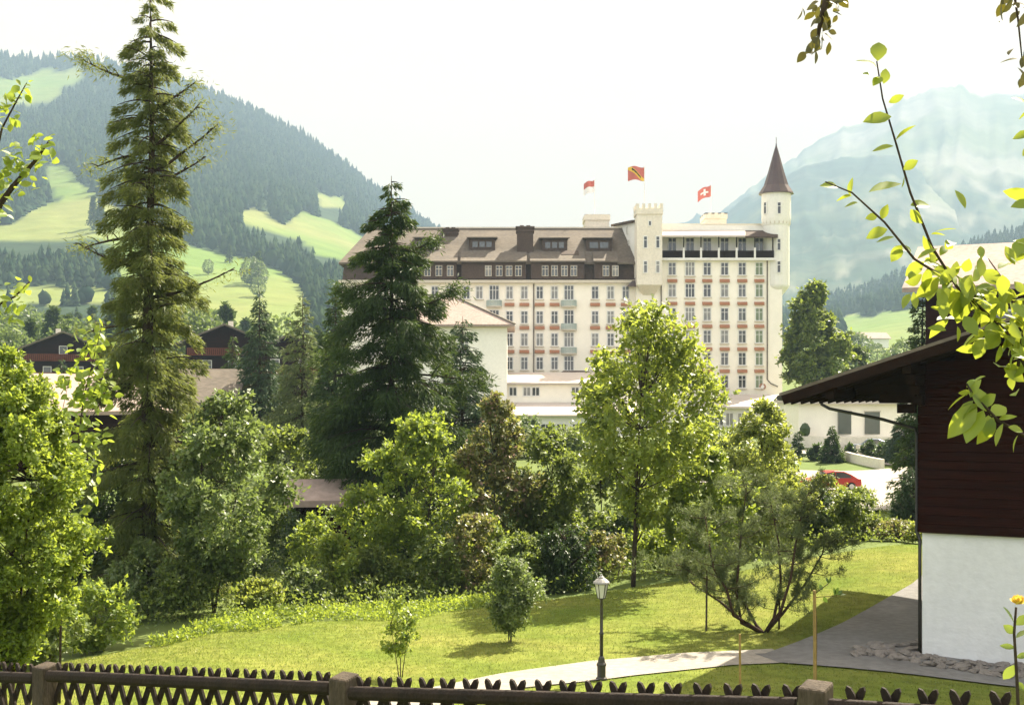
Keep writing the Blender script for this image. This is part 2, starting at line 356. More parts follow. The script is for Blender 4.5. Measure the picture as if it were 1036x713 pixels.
# grass blades on the lawn (not countable)
rng = np.random.default_rng(5)
def in_poly(x, y, poly):
    r = np.zeros(x.shape, bool); n = len(poly)
    for i in range(n):
        x0, y0 = poly[i]; x1, y1 = poly[(i+1) % n]
        c = ((y0 > y) != (y1 > y)); r ^= c & (x < (x1-x0)*(y-y0)/((y1-y0) if y1 != y0 else 1e-9)+x0)
    return r
ng = 150000
gu = rng.random(ng); gv = rng.random(ng)**.8
ii = gu*(LG.shape[1]-1.001); jj = gv*(LG.shape[0]-1.001); i0 = ii.astype(int); j0 = jj.astype(int); fi = (ii-i0)[:, None]; fj = (jj-j0)[:, None]
gp = (LG[j0, i0]*(1-fi)+LG[j0, i0+1]*fi)*(1-fj) + (LG[j0+1, i0]*(1-fi)+LG[j0+1, i0+1]*fi)*fj
PATHPOLY = [(-3.4, 16.5), (-2.8, 22), (-1.5, 26.3), (.2, 28.7), (2.9, 30.6), (5.5, 32.0), (6.7, 32.2), (9.2, 31.2), (12.1, 30.0), (20, 26.8), (30, 26), (30, 49.5), (17.0, 49.5), (13.4, 43.0), (9.6, 37.4), (6.5, 33.7), (4.4, 33.4), (2.0, 32.3), (-.35, 30.4), (-3.0, 27.3), (-4.5, 22.4), (-5.0, 16.5)]
jit = rng.normal(0, .07, (len(gp), 2)); keep = ~in_poly(gp[:, 0]+jit[:, 0], gp[:, 1]+jit[:, 1], PATHPOLY) & (np.abs(gp[:, 0]) < gp[:, 1]*.45+1)
gp = gp[keep]; n = len(gp); P3 = np.c_[gp, ground(gp[:, 0], gp[:, 1])-.005]
V, Fq = blades(P3, np.c_[rng.normal(0, .45, (n, 2)), np.ones(n)], rng.uniform(.03, .075, n), rng.uniform(.012, .022, n), rng)
o = np_mesh('grass', V, Fq, M['grass']); tag(o, kind='stuff', label='short sunlit mown grass covering the sloping lawn', cat='grass')

# ------------------------------------------------------------------ hills and mountains
def hill(name, pxs, ridge, base, d0, d1, m, rows=70, cols=150, nz_amp=6, seed=0, p=1.0, ridged=0, back=.35):
    cx = np.linspace(pxs[0], pxs[-1], cols); ry = np.interp(cx, pxs, ridge); by = np.interp(cx, pxs, base) if hasattr(base, '__len__') else np.full(cols, base)
    t = np.linspace(0, 1, rows)[:, None]
    D = d0*(d1/d0)**(t*np.ones((1, cols)))
    Yp = by[None] + (ry-by)[None]*t**p
    amp = nz_amp*np.sin(np.pi*np.clip(t, 0, 1))**.6 + nz_amp*.45*t
    Yp = Yp + amp*fbm(cx[None]/60+seed*3.1+0*t, np.log(D)*6, seed, 5)*2
    if ridged:
        gx_ = cx[None]/30+.9*fbm(cx[None]/50+0*t, t*3, seed+40, 3); gy_ = t*2.6+0*cx[None]
        rg = sum(a_*(1-np.abs(2*vnoise(gx_*f_, gy_*f_, seed+60+f_)-1)) for f_, a_ in ((1, .5), (2, .27), (4, .15), (8, .08)))
        Yp = Yp-ridged*(rg-.55)*np.clip(.25+t*1.2, 0, 1)
    X = (cx[None]-CX)/F*D; Z = CZ-(Yp-HY)/F*D
    # the far side of the ridge
    Db = D[-1:]*1.12; Xb = (cx[None]-CX)/F*Db; Zb = Z[-1:]*back
    Xa = np.r_[X, Xb]; Da = np.r_[D, Db]; Za = np.r_[Z, Zb]
    o = np_mesh(name, np.stack([Xa, Da, Za], -1).reshape(-1, 3), grid_faces(rows+1, cols), m, smooth=True); tag(o, kind='structure')
    def samp(u, v):
        i = u*(cols-1.001); j = v*(rows-1.001); i0 = i.astype(int); j0 = j.astype(int); fi = i-i0; fj = j-j0
        out = []
        for A in (X, D, Z):
            out.append((A[j0, i0]*(1-fi)+A[j0, i0+1]*fi)*(1-fj)+(A[j0+1, i0]*(1-fi)+A[j0+1, i0+1]*fi)*fj)
        return np.stack(out, -1)
    return o, samp, (X, D, Z)
def project(p): return CX+F*p[:, 0]/p[:, 1], HY-F*(p[:, 2]-CZ)/p[:, 1]
def paint_mask(o, mask):
    a = o.data.attributes.new('wood', 'FLOAT', 'POINT'); a.data.foreach_set('value', mask.astype(np.float32))
def hill_mat(name, g1, g2, f1, scale, mscale=.004, rock=None):
    m, nt, b = nodes_of(name)
    at = nt.nodes.new('ShaderNodeAttribute'); at.attribute_name = 'wood'
    gcol = mixrgb(nt, ramp(nt, noise_out(nt, mscale, 6), .38, .62), g1, g2)
    gcol = mixrgb(nt, ramp(nt, noise_out(nt, mscale*7, 4), .3, .7), mixrgb(nt, 1.0, gcol, (.8, .82, .8), 'MULTIPLY'), gcol)
    fac = at.outputs['Fac']
    if rock:
        sm = nt.nodes.new('ShaderNodeMath'); sm.operation = 'MULTIPLY_ADD'; sm.inputs[1].default_value = 2.2; nt.links.new(noise_out(nt, rock, 9), sm.inputs[0]); sm.inputs[2].default_value = -1.1
        ad = nt.nodes.new('ShaderNodeMath'); ad.operation = 'ADD'; ad.use_clamp = True; nt.links.new(fac, ad.inputs[0]); nt.links.new(sm.outputs[0], ad.inputs[1]); fac = ad.outputs[0]
    fcol = mixrgb(nt, ramp(nt, noise_out(nt, scale, 3), .3, .7), f1, tuple(x*1.7 for x in f1))
    nt.links.new(mixrgb(nt, fac, gcol, fcol), b.inputs['Base Color']); b.inputs['Roughness'].default_value = .95; b.inputs['Specular IOR Level'].default_value = .05
    bump(nt, b, noise_out(nt, scale, 5), .6, 6)
    return m
M['hill'] = hill_mat('alpine_pasture', (.13, .20, .045), (.20, .22, .07), (.02, .035, .018), .03)
M['mount'] = hill_mat('mountain_side', (.27, .26, .215), (.15, .18, .09), (.022, .042, .028), .012, .0022, .004)

CON = []
def forest_template(seed, sides=7, layers=4):
    r = np.random.default_rng(seed); V = []; Fc = []
    for k in range(layers):
        z0 = .08+.21*k; z1 = min(1.0, z0+.40); rad = .24*(1-.2*k)*r.uniform(.85, 1.1); b = len(V)
        for s in range(sides):
            a = 2*math.pi*s/sides+r.uniform(-.25, .25); q = rad*r.uniform(.6, 1.2); V.append((q*math.cos(a), q*math.sin(a), z0+r.uniform(-.05, .05)))
        V.append((r.uniform(-.02, .02), r.uniform(-.02, .02), z1)); 
        Fc += [(b+s, b+(s+1) % sides, b+sides) for s in range(sides)]
    return np.array(V), np.array(Fc)
def round_template(seed):
    r = np.random.default_rng(seed); V = []; Fc = []; rings = [(.0, .12), (.35, .2), (.5, .45), (.42, .72), (.18, .95)]
    ns = 8
    for rad, z in rings:
        for s in range(ns):
            a = 2*math.pi*s/ns; q = rad*.75*r.uniform(.75, 1.2); V.append((q*math.cos(a), q*math.sin(a), z+r.uniform(-.05, .05)))
    for k in range(len(rings)-1):
        for s in range(ns):
            a, b, c, d = k*ns+s, k*ns+(s+1) % ns, (k+1)*ns+(s+1) % ns, (k+1)*ns+s; Fc += [(a, b, c), (a, c, d)]
    return np.array(V), np.array(Fc)
def forest(name, pts, hts, m, label, seed=1, rounds=.1, wide=1.0):
    r = np.random.default_rng(seed); Vs = []; Fs = []; b = 0
    T = [forest_template(seed+i) for i in range(5)] + [round_template(seed+9), round_template(seed+10)]
    kind = r.integers(0, 5, len(pts)); rr = r.random(len(pts)) < rounds; kind[rr] = r.integers(5, 7, rr.sum())
    for k in range(7):
        idx = np.where(kind == k)[0]
        if not len(idx): continue
        tv, tf = T[k]; a = r.uniform(0, 6.28, len(idx)); c, s_ = np.cos(a)[:, None], np.sin(a)[:, None]
        h = hts[idx][:, None]*(.7 if k > 4 else 1); w = h*r.uniform(.8, 1.2, (len(idx), 1))*wide
        x = (tv[None, :, 0]*c-tv[None, :, 1]*s_)*w+pts[idx, 0:1]; y = (tv[None, :, 0]*s_+tv[None, :, 1]*c)*w+pts[idx, 1:2]; z = tv[None, :, 2]*h+pts[idx, 2:3]-h*.06
        Vs.append(np.stack([x, y, z], -1).reshape(-1, 3)); Fs.append((tf[None]+np.arange(len(idx))[:, None, None]*len(tv)+b).reshape(-1, 3)); b += len(idx)*len(tv)
    o = np_mesh(name, np.concatenate(Vs), np.concatenate(Fs), m); return tag(o, label, 'forest', kind='stuff')

# wooded mountain across the valley
LP = [-420, -250, -100, 0, 40, 90, 140, 190, 215, 250, 300, 340, 380, 425, 470, 520, 580, 660]
LR = [95, 70, 55, 57, 62, 60, 72, 86, 95, 108, 134, 160, 190, 224, 250, 278, 305, 330]
hl, sampL, gL = hill('hillside', LP, LR, 352, 560, 3300, M['hill'], nz_amp=5, seed=2, p=1.12)
MEAD = [[(44, 166), (70, 171), (92, 193), (115, 208), (150, 226), (190, 247), (220, 254), (255, 262), (278, 271), (306, 290), (311, 310), (304, 332), (290, 352), (120, 352), (120, 262), (105, 242), (-30, 246), (-30, 234), (10, 228), (38, 211), (57, 203), (50, 190)],
        [(-30, 108), (-30, 86), (35, 76), (46, 69), (64, 72), (64, 90), (47, 104), (30, 106)],
        [(60, 76), (84, 66), (84, 80), (66, 90)],
        [(238, 217), (262, 210), (286, 229), (306, 215), (340, 224), (368, 238), (372, 252), (355, 264), (325, 259), (296, 241), (262, 233)],
        [(317, 198), (350, 198), (348, 213), (321, 209)], [(262, 195), (275, 194), (274, 201), (264, 202)],
        [(-30, 296), (30, 290), (110, 292), (120, 306), (-30, 312)]]
def meadow_mask(px, py):
    r = np.zeros(px.shape, bool)
    jx = px+fbm(px/14, py/14, 7)*12; jy = py+fbm(px/14, py/14, 17)*8
    for q in MEAD: r |= in_poly(jx, jy, q)
    return r
verts = np.zeros(len(hl.data.vertices)*3, np.float32); hl.data.vertices.foreach_get('co', verts); verts = verts.reshape(-1, 3)
a, b = project(verts); mk = (~meadow_mask(a, b)).astype(float); mk[b > 338] = 0
paint_mask(hl, mk)
rng = np.random.default_rng(11)
def scatter(samp, n, dens_pow=2.0):
    u = rng.random(n); v = rng.random(n)
    return samp(u, v)
pt = sampL(rng.random(46000), rng.random(46000)**.62)
a, b = project(pt)
hp = 22/pt[:, 1]*F
k = ~(meadow_mask(a, b) | meadow_mask(a, b-hp*.5) | meadow_mask(a, b-hp*.9)) & (a > -60) & (a < 640) & (b < 340)
thin = np.where(pt[:, 1] < 900, .35, 1.0); k &= rng.random(len(pt)) < thin
pt = pt[k]; print('forest L', len(pt))
forest('forest', pt, rng.uniform(12, 30, len(pt))*np.clip(pt[:, 1]/1350, .5, 1), M['n_far'], 'dark conifer forest covering the steep mountainside beyond the valley', 3, .16)

# right-hand mountains
RP = [520, 600, 660, 700, 760, 793, 850, 921, 938, 960, 985, 1002, 1029, 1080, 1200, 1400]
RR = [285, 258, 236, 226, 194, 167, 134, 101, 93, 90, 92, 101, 105, 92, 110, 160]
hm, sampM, gM = hill('mountain', RP, RR, 345, 2500, 5700, M['mount'], rows=120, cols=220, nz_amp=7, seed=5, p=.9, ridged=24)
def full_mask(o, fn):
    v = np.zeros(len(o.data.vertices)*3, np.float32); o.data.vertices.foreach_get('co', v); v = v.reshape(-1, 3)
    a, b = project(v); paint_mask(o, fn(a, b, v))
full_mask(hm, lambda a, b, v: np.clip(.15+(b-175)/70+fbm(a/15, b/17, 4, 6)*2.6, 0, 1))
R2P = [560, 640, 700, 760, 793, 830, 880, 905, 950, 990, 1036, 1100, 1300]
R2R = [300, 262, 234, 200, 178, 166, 158, 160, 180, 205, 214, 205, 190]
hm2, sampM2, _ = hill('mountain', R2P, R2R, 350, 1800, 4300, M['mount'], rows=110, cols=220, nz_amp=7, seed=8, p=.9, ridged=16)
full_mask(hm2, lambda a, b, v: np.clip(1.1+fbm(a/17, b/16, 14, 6)*2.6-1.7*np.exp(-(((a-985)/62)**2+((b-206-(a-985)*.22)/24)**2)**2), 0, 1))
R3P = [660, 720, 780, 830, 870, 920, 980, 1050, 1200, 1400]
R3R = [352, 335, 318, 306, 296, 280, 250, 232, 215, 200]
hm3, sampR, _ = hill('hillside', R3P, R3R, 372, 620, 2300, M['hill'], nz_amp=4, seed=12, p=1.0)
def r3w(a, b): return (b < 322-(a-860)*.14 + fbm(a/18, b/9, 31)*14) | ((a < 850) & (b < 350))
full_mask(hm3, lambda a, b, v: r3w(a, b).astype(float))
pt = sampR(rng.random(9000), rng.random(9000)**.7); a, b = project(pt); k = r3w(a, b) & (a > 690) & (a < 1080); pt = pt[k]
forest('forest', pt, rng.uniform(16, 27, len(pt)), M['n_far'], 'bluish spruce wood on the slope behind the round turret', 5, .15)
# ------------------------------------------------------------------ haze (air between here and the mountains)
hb = MB().box(-9000, 9000, -900, 6900, -60, 1480)
hm_ = bpy.data.materials.new('haze'); hm_.use_nodes = True; nt = hm_.node_tree; nt.nodes.clear()
ho = nt.nodes.new('ShaderNodeOutputMaterial'); hv = nt.nodes.new('ShaderNodeVolumePrincipled')
hv.inputs['Color'].default_value = (*HAZE_COLOR, 1); hv.inputs['Density'].default_value = HAZE_DENSITY; hv.inputs['Anisotropy'].default_value = .05
nt.links.new(hv.outputs[0], ho.inputs['Volume'])
hz = hb.build('haze', hm_); tag(hz, kind='stuff', label='pale blue summer haze filling the valley air', cat='haze')
# ------------------------------------------------------------------ palace hotel
D0 = 190.0
def hx(px, d=D0): return PX(px, d)
def hz(py, d=D0): return PZ(py, d)
BASE = (hx(600), 195.0, gz(hx(600), 195))
pal = thing('palace_hotel', 'large cream palace hotel with dark mansard roof and white turrets', 'hotel', BASE)
def pb(mb, name, m, parent=pal, **k): return mb.build(name, m, parent, BASE, **k)
def px_box(mb, x0, x1, y0, y1, d0, d1):
    """box whose front face at depth d0 covers these photo pixels"""
    return mb.box(hx(x0, d0), hx(x1, d0), d0, d1, hz(y1, d0), hz(y0, d0))
gb = BASE[2]-3
# walls
w = MB(); w.box(hx(345), hx(644), 190, 209.5, gb, hz(284)); pb(w, 'wall', M['cream'])
w = MB(); w.add([(hx(643), 189, gb), (hx(790), 189, gb), (hx(790), 206, gb), (16.4, 206, gb),
                 (hx(643), 189, hz(262, 189)), (hx(790), 189, hz(262, 189)), (hx(790), 206, hz(262, 189)), (16.4, 206, hz(262, 189))],
                [(0, 3, 2, 1), (4, 5, 6, 7), (0, 1, 5, 4), (1, 2, 6, 5), (2, 3, 7, 6), (3, 0, 4, 7)])
pb(w, 'wall', M['cream'])
# upper storey set back behind the loggia, with its gable side
zt = hz(229, 189); zs = hz(262, 189)
w = MB(); w.add([(hx(643), 190.6, zs), (hx(788), 190.6, zs), (hx(788), 206, zs), (16.4, 206, zs),
                 (hx(643), 190.6, hz(225, 190.6)), (hx(788), 190.6, zt), (hx(788), 206, zt), (16.4, 206, hz(229, 206))],
                [(0, 3, 2, 1), (4, 5, 6, 7), (0, 1, 5, 4), (1, 2, 6, 5), (2, 3, 7, 6), (3, 0, 4, 7)])
pb(w, 'wall', M['whitew'])
w = MB(); w.bar((hx(643)-.1, 190.4, hz(225, 190.6)+.15), (16.2, 206.2, hz(229, 206)+.15), .7, .35); pb(w, 'coping', M['mansard'])
# mansard storey and roof of the long wing
w = MB(); w.hexa([(hx(346), 190.25, hz(284)), (hx(644.5), 190.25, hz(284)), (hx(644.5), 209, hz(284)), (hx(346), 209, hz(284))],
                 [(hx(348), 190.7, hz(264.2)), (hx(644.5), 190.7, hz(264.2)), (hx(644.5), 208.5, hz(264.2)), (hx(348), 208.5, hz(264.2))])
pb(w, 'mansard_wall', M['mansard'])
w = MB(); w.box(hx(343), hx(644), 189.3, 190.2, hz(286.5), hz(283.6)); pb(w, 'cornice', M['stonetrim'])
ze = hz(265.5, 189.6); zr = hz(231, 200)
def slopeY(py):   # depth at which the roof slope shows at this photo row
    k = (HY-py)/F; sl = (zr-ze)/10.4
    return 189.6+(189.6*k-(ze-CZ))/(sl-k)
w = MB(); xl, xr = hx(343), hx(644.5)
w.add([(xl, 189.6, ze), (xr, 189.6, ze), (xr, 200, zr), (hx(375, 200), 200, zr), (xl, 210, ze), (xr, 210, ze),
       (xl, 189.6, ze-.25), (xr, 189.6, ze-.25), (xl, 210, ze-.25), (xr, 210, ze-.25)],
      [(0, 1, 2, 3), (0, 3, 4), (4, 3, 2, 5), (6, 8, 9, 7), (0, 6, 7, 1), (4, 5, 9, 8), (0, 4, 8, 6), (1, 7, 9, 5, 2)])
pb(w, 'roof', M['rooftile'])
w = MB(); w.bar((hx(375, 200), 200, zr+.06), (xr, 200, zr+.06), .5, .22); pb(w, 'ridge_cap', M['stonetrim'])
# long wing: stepped lower shed roofs over the mansard bays
for x0, x1 in ((425, 463), (466, 533), (536, 592), (600, 625)):
    w = MB(); za = hz(264, 189.2); yb = slopeY(255)
    w.hexa([(hx(x0), 188.9, za-.2), (hx(x1), 188.9, za-.2), (hx(x1), yb, PZ(254.5, yb)-.2), (hx(x0), yb, PZ(254.5, yb)-.2)],
           [(hx(x0), 188.9, za), (hx(x1), 188.9, za), (hx(x1), yb, PZ(254.5, yb)+.05), (hx(x0), yb, PZ(254.5, yb)+.05)])
    pb(w, 'bay_roof', M['rooftile'])
    w = MB(); w.box(hx(x0+1), hx(x1-1), 189.45, 190.4, hz(282.5), hz(264.5)-.22); pb(w, 'bay_wall', M['mansard'])
# windows ----------------------------------------------------------
def make_window(wd, ht, mull=1, bars=1, fm=None, sill=True, name='window', t=.13):
    f = MB(); e = .10
    f.box(-wd/2-t, -wd/2, -e, .04, -ht/2, ht/2); f.box(wd/2, wd/2+t, -e, .04, -ht/2, ht/2)
    f.box(-wd/2-t, wd/2+t, -e, .04, ht/2, ht/2+t); f.box(-wd/2-t, wd/2+t, -e, .04, -ht/2-t, -ht/2)
    for i in range(mull):
        x = -wd/2+wd*(i+1)/(mull+1); f.box(x-.045, x+.045, -.06, .03, -ht/2, ht/2)
    for i in range(bars):
        z = -ht/2+ht*(.68 if bars == 1 else (i+1)/(bars+1)); f.box(-wd/2, wd/2, -.058, .028, z-.035, z+.035)
    o = f.build(name, fm or M['whitep'])
    p = MB().box(-wd/2, wd/2, -.025, .02, -ht/2, ht/2).build('pane', M['glass'], o)
    if sill: MB().box(-wd/2-.22, wd/2+.22, -.26, .03, -ht/2-t-.12, -ht/2-t).build('sill', M['stonetrim'], o)
    return o
protos = {}
prn = random.Random(21)
def vary_pane(o, which=None):
    for c in o.children:
        if c.name.startswith('pane'):
            sl = c.material_slots[0]; sl.link = 'OBJECT'; sl.material = M[which or prn.choice(['glass', 'glass_dark', 'glass_dark', 'curtain', 'glass'])]
def put_window(kind, px, py, d, parent=pal, org=BASE, **k):
    z = (PX(px, d)-org[0], d-.006-org[1], PZ(py, d)-org[2])
    if kind not in protos:
        protos[kind] = make_window(**k); o = protos[kind]; o.parent = parent; o.location = z
    else: o = dup(protos[kind], parent, z)
    vary_pane(o); return o
def awn():
    m = MB(); m.prism([(-.72, -.02, .32), (-.72, -.30, .26), (-.72, -.42, -.14), (-.72, -.36, -.2), (-.72, -.02, -.05)], (1.44, 0, 0))
    return m.build('awning', M['awning'])
A0 = None
def put_awning(px, py, d):
    global A0
    loc = (PX(px, d)-BASE[0], d-BASE[1], PZ(py, d)-BASE[2])
    if A0 is None: A0 = awn(); A0.parent = pal; A0.location = loc
    else: dup(A0, pal, loc)
B0 = None
def put_balcony(px, py, d):
    global B0
    loc = (PX(px, d)-BASE[0], d-BASE[1], PZ(py, d)-BASE[2])
    if B0 is None:
        m = MB(); pts = [(1.15*math.cos(a), -1.05*math.sin(a)) for a in np.linspace(math.pi, 0, 9)]
        m.prism([(x, y, -.5) for x, y in pts], (0, 0, .18)); B0 = m.build('balcony', M['stonetrim'], pal); B0.location = loc
        r = MB()
        for (x, y), (x2, y2) in zip(pts[:-1], pts[1:]):
            r.bar((x*.97, y*.97, .5), (x2*.97, y2*.97, .5), .08, .07)
            for f_ in (0, .33, .66):
                a_ = x*.97+(x2-x)*.97*f_; b_ = y*.97+(y2-y)*.97*f_; r.box(a_-.05, a_+.05, b_-.03, b_+.03, -.32, .47)
        r.build('railing', M['railing'], B0)
    else: dup(B0, pal, loc)
LCOL = [472, 515.5, 530.5, 546, 561, 602, 617.7, 633]; LB = [500, 575.6]
LROW = [296, 321, 343.5, 367.5]
for ri, y in enumerate(LROW):
    for x in LCOL:
        put_window('tall', x, y, 190, wd=.88, ht=1.72)
        if ri < 3 and x > 510: put_awning(x, [308.5, 332, 356][ri], 190)
    for x in LB:
        put_window('wide', x, y, 190, wd=1.3, ht=2.0, mull=2, name='balcony_window')
        if ri < 3: put_balcony(x, [307.5, 331, 355][ri], 190)
for x in (440, 455, 485): put_window('tall', x, LROW[0], 190)
for x in (432.5, 444, 455.5, 494, 505, 515, 524.5, 551.5, 561, 571, 580.5, 613, 622.5):
    put_window('attic', x, 274, 189.44, wd=.85, ht=1.45, sill=False, t=.06, fm=M['stonetrim'], name='attic_window')
RCOL = [680, 698, 715.4, 733, 750.8, 768]; RROW = [272, 294, 318, 340.5, 363, 386]
for ri, y in enumerate(RROW):
    for ci, x in enumerate(RCOL):
        ow = put_window('rw', x, y, 189, wd=.98 , ht=1.72) if ci != 1 else put_window('rw2', x, y, 189, wd=1.25, ht=1.85, mull=2, name='balcony_window')
        if ci == 5: vary_pane(ow, 'shutter')
        if ri < 5: put_awning(x, [284.5, 307.5, 330.5, 353.5, 375.8][ri], 189)
for x in RCOL:
    put_window('log', x, 247.5, 190.59, wd=1.1, ht=1.85, sill=False, name='balcony_door')
# loggia parapet, posts, roof
w = MB()
for a_, b_ in zip([668, 692.5, 710, 728, 746, 764.5], [691, 708.5, 726.5, 744.5, 763, 783]): px_box(w, a_, b_, 253.5, 260.6, 188.4, 188.6)
pb(w, 'parapet', M['soffit'])
w = MB(); px_box(w, 667, 785, 260.8, 263.2, 188.2, 190.5)
for x in (691.8, 709.3, 727.3, 745.3, 763.8): px_box(w, x-1.0, x+1.0, 250.5, 263, 188.3, 188.7)
pb(w, 'balcony', M['whitep'])
w = MB()
for x in (669.5, 691.8, 709.3, 727.3, 745.3, 763.8, 782): px_box(w, x-.45, x+.45, 238, 253.3, 188.35, 188.6)
pb(w, 'post', M['soffit'])
def slab(mb, x0, x1, y0, d0, y1, d1, t=.25):
    mb.hexa([(hx(x0, d0), d0, hz(y0, d0)-t), (hx(x1, d0), d0, hz(y0, d0)-t), (hx(x1, d1), d1, hz(y1, d1)-t), (hx(x0, d1), d1, hz(y1, d1)-t)],
            [(hx(x0, d0), d0, hz(y0, d0)), (hx(x1, d0), d0, hz(y0, d0)), (hx(x1, d1), d1, hz(y1, d1)), (hx(x0, d1), d1, hz(y1, d1))])
w = MB(); slab(w, 667, 754, 238, 187.6, 231.5, 191.5); pb(w, 'roof', M['paleroof'])
w = MB(); slab(w, 754, 787, 239, 187.6, 230.5, 192); pb(w, 'roof', M['mansard'])
w = MB(); px_box(w, 671, 777, 227, 232.5, 191.6, 204); pb(w, 'parapet', M['whitew'])
w = MB(); px_box(w, 671, 777, 226.3, 227, 191.4, 204.2); pb(w, 'coping', M['stonetrim'])
# square crenellated turret
def crenel(x0, x1, ytop, ycor, ybot, d0, d1, n, m, corbel=None):
    w = MB(); px_box(w, x0, x1, ycor, ybot, d0, d1)
    X0, X1 = hx(x0-.8, d0), hx(x1+.8, d0); a_, b_ = d0-.15, d1+.15; ze_, zm = hz(ycor-5.5, d0), hz(ytop, d0)
    w.box(X0, X1, a_, b_, hz(ycor+.2, d0), ze_)
    for k in range(n):
        s_ = (X1-X0)/(2*n-1)
        w.box(X0+2*k*s_, X0+(2*k+1)*s_, a_, a_+.4, ze_, zm); w.box(X0+2*k*s_, X0+(2*k+1)*s_, b_-.4, b_, ze_, zm)
    for k in range(max(2, n-1)):
        s_ = (b_-a_-.9)/(2*max(2, n-1)-1); w.box(X0, X0+.4, a_+.45+2*k*s_, a_+.45+(2*k+1)*s_, ze_, zm); w.box(X1-.4, X1, a_+.45+2*k*s_, a_+.45+(2*k+1)*s_, ze_, zm)
    if corbel:
        k = .35; cxm = (hx(x0, d0)+hx(x1, d0))/2; hw = (hx(x1, d0)-hx(x0, d0))/2
        w.hexa([(cxm-hw*k, d1-1.6, hz(corbel, d0)), (cxm+hw*k, d1-1.6, hz(corbel, d0)), (cxm+hw*k, d1, hz(corbel, d0)), (cxm-hw*k, d1, hz(corbel, d0))],
               [(hx(x0, d0), d0, hz(ybot, d0)), (hx(x1, d0), d0, hz(ybot, d0)), (hx(x1, d0), d1, hz(ybot, d0)), (hx(x0, d0), d1, hz(ybot, d0))])
    return pb(w, 'turret', m)
crenel(644.5, 670, 206, 216.5, 288, 187, 190.9, 5, M['stonew'], 299)
crenel(592, 616.5, 217.2, 222.5, 236, 204, 209.5, 4, M['stonew'])
crenel(714, 735, 216.5, 221, 229, 198, 203, 4, M['stonew'])
for x, y in ((653, 245), (653, 270), (665.5, 245), (665.5, 270)): put_window('slit', x, y, 186.99, wd=.42, ht=1.6, mull=0, sill=False, name='slit_window')
put_window('sm', 657.5, 226, 186.99, wd=.3, ht=.6, mull=0, bars=0, sill=False, name='slit_window')
# slits on the gable side of the tall wing
sdir = Vector((16.4-hx(643), 206-190.6, 0)).normalized(); sang = math.atan2(-sdir.x, sdir.y)
for fr, py, hh in ((.28, 247, 1.2), (.45, 247, 1.2), (.35, 233, 1.0)):
    xx = hx(643)+(16.4-hx(643))*fr; yy = 190.6+15.4*fr
    o = dup(protos['slit'], pal, (xx-.03-BASE[0], yy-BASE[1], PZ(py, yy)-BASE[2])); o.rotation_euler = (0, 0, R(-90)+sang); o.scale = (1, 1, hh/1.6)
# round corner turret
tcx, tcy = hx(785.3, 190.5), 190.5; pxm = 190.5/F
tz = lambda y: PZ(y, 190.5)
w = MB(); w.lathe([(.4, tz(303)), (1.0, tz(298)), (1.85, tz(291)), (1.95, tz(289)), (1.95, tz(229)), (2.03, tz(228)), (2.16, tz(222)), (2.16, tz(196))], (tcx, tcy, 0), 20)
o = pb(w, 'turret', M['whitew'], smooth=False)
w = MB(); w.lathe([(2.62, tz(196.6)), (2.55, tz(195.4)), (1.85, tz(188)), (1.2, tz(174)), (.55, tz(158)), (.1, tz(147.5)), (.06, tz(145))], (tcx, tcy, 0), 12)
w.lathe([(.05, tz(146)), (.05, tz(139))], (tcx, tcy, 0), 5)
w.build('spire', M['spire'], o, BASE)
w = MB()
for k in range(20):
    a_ = 2*math.pi*k/20; w.box(tcx+2.0*math.cos(a_)-.09, tcx+2.0*math.cos(a_)+.09, tcy+2.0*math.sin(a_)-.09, tcy+2.0*math.sin(a_)+.09, tz(227.5), tz(224))
w.build('corbel', M['stonetrim'], o, BASE)
for x, y, rr in ((788, 210.5, 2.16), (788, 247.5, 1.95), (788, 270, 1.95), (775.5, 210.5, 2.16)):
    xx = hx(x, 188.5)-tcx; yy = tcy-math.sqrt(max(rr*rr-xx*xx, .01)); q = dup(protos['slit'], pal, (tcx+xx-BASE[0], yy-.02-BASE[1], PZ(y, yy)-BASE[2])); q.rotation_euler = (0, 0, math.atan2(xx, -(yy-tcy))); q.name = 'slit_window'
# dormers, chimneys, skylight
def dormer(x0, x1, yt, yb, npane):
    d = slopeY(yb); dt = slopeY(yt-1.5)
    w = MB(); w.box(hx(x0, d), hx(x1, d), d, dt+1.5, PZ(yb, d)-.3, PZ(yt+1.2, d)); o = pb(w, 'dormer', M['mansard'])
    w = MB(); z1 = PZ(yt, d); w.hexa([(hx(x0, d)-.35, d-.5, z1-.1), (hx(x1, d)+.35, d-.5, z1-.1), (hx(x1, d)+.35, dt+2.6, z1+.75), (hx(x0, d)-.35, dt+2.6, z1+.75)],
                     [(hx(x0, d)-.35, d-.5, z1+.06), (hx(x1, d)+.35, d-.5, z1+.06), (hx(x1, d)+.35, dt+2.6, z1+.9), (hx(x0, d)-.35, dt+2.6, z1+.9)])
    w.build('dormer_roof', M['rooftile'], o, BASE)
    w = MB(); h0, h1 = PZ(yb-3, d), PZ(yt+4, d)
    for k in range(npane):
        s_ = (hx(x1, d)-hx(x0, d)-.8)/npane; xa = hx(x0, d)+.4+k*s_
        w.box(xa+.12, xa+s_-.12, d-.05, d+.02, h0, h1)
    w.build('dormer_window', M['glass'], o, BASE)
for q in ((420, 444, 240.5, 253, 2), (474.5, 501, 240.5, 253, 3), (548, 574, 241, 254, 3), (593, 619, 241, 254, 2)): dormer(*q)
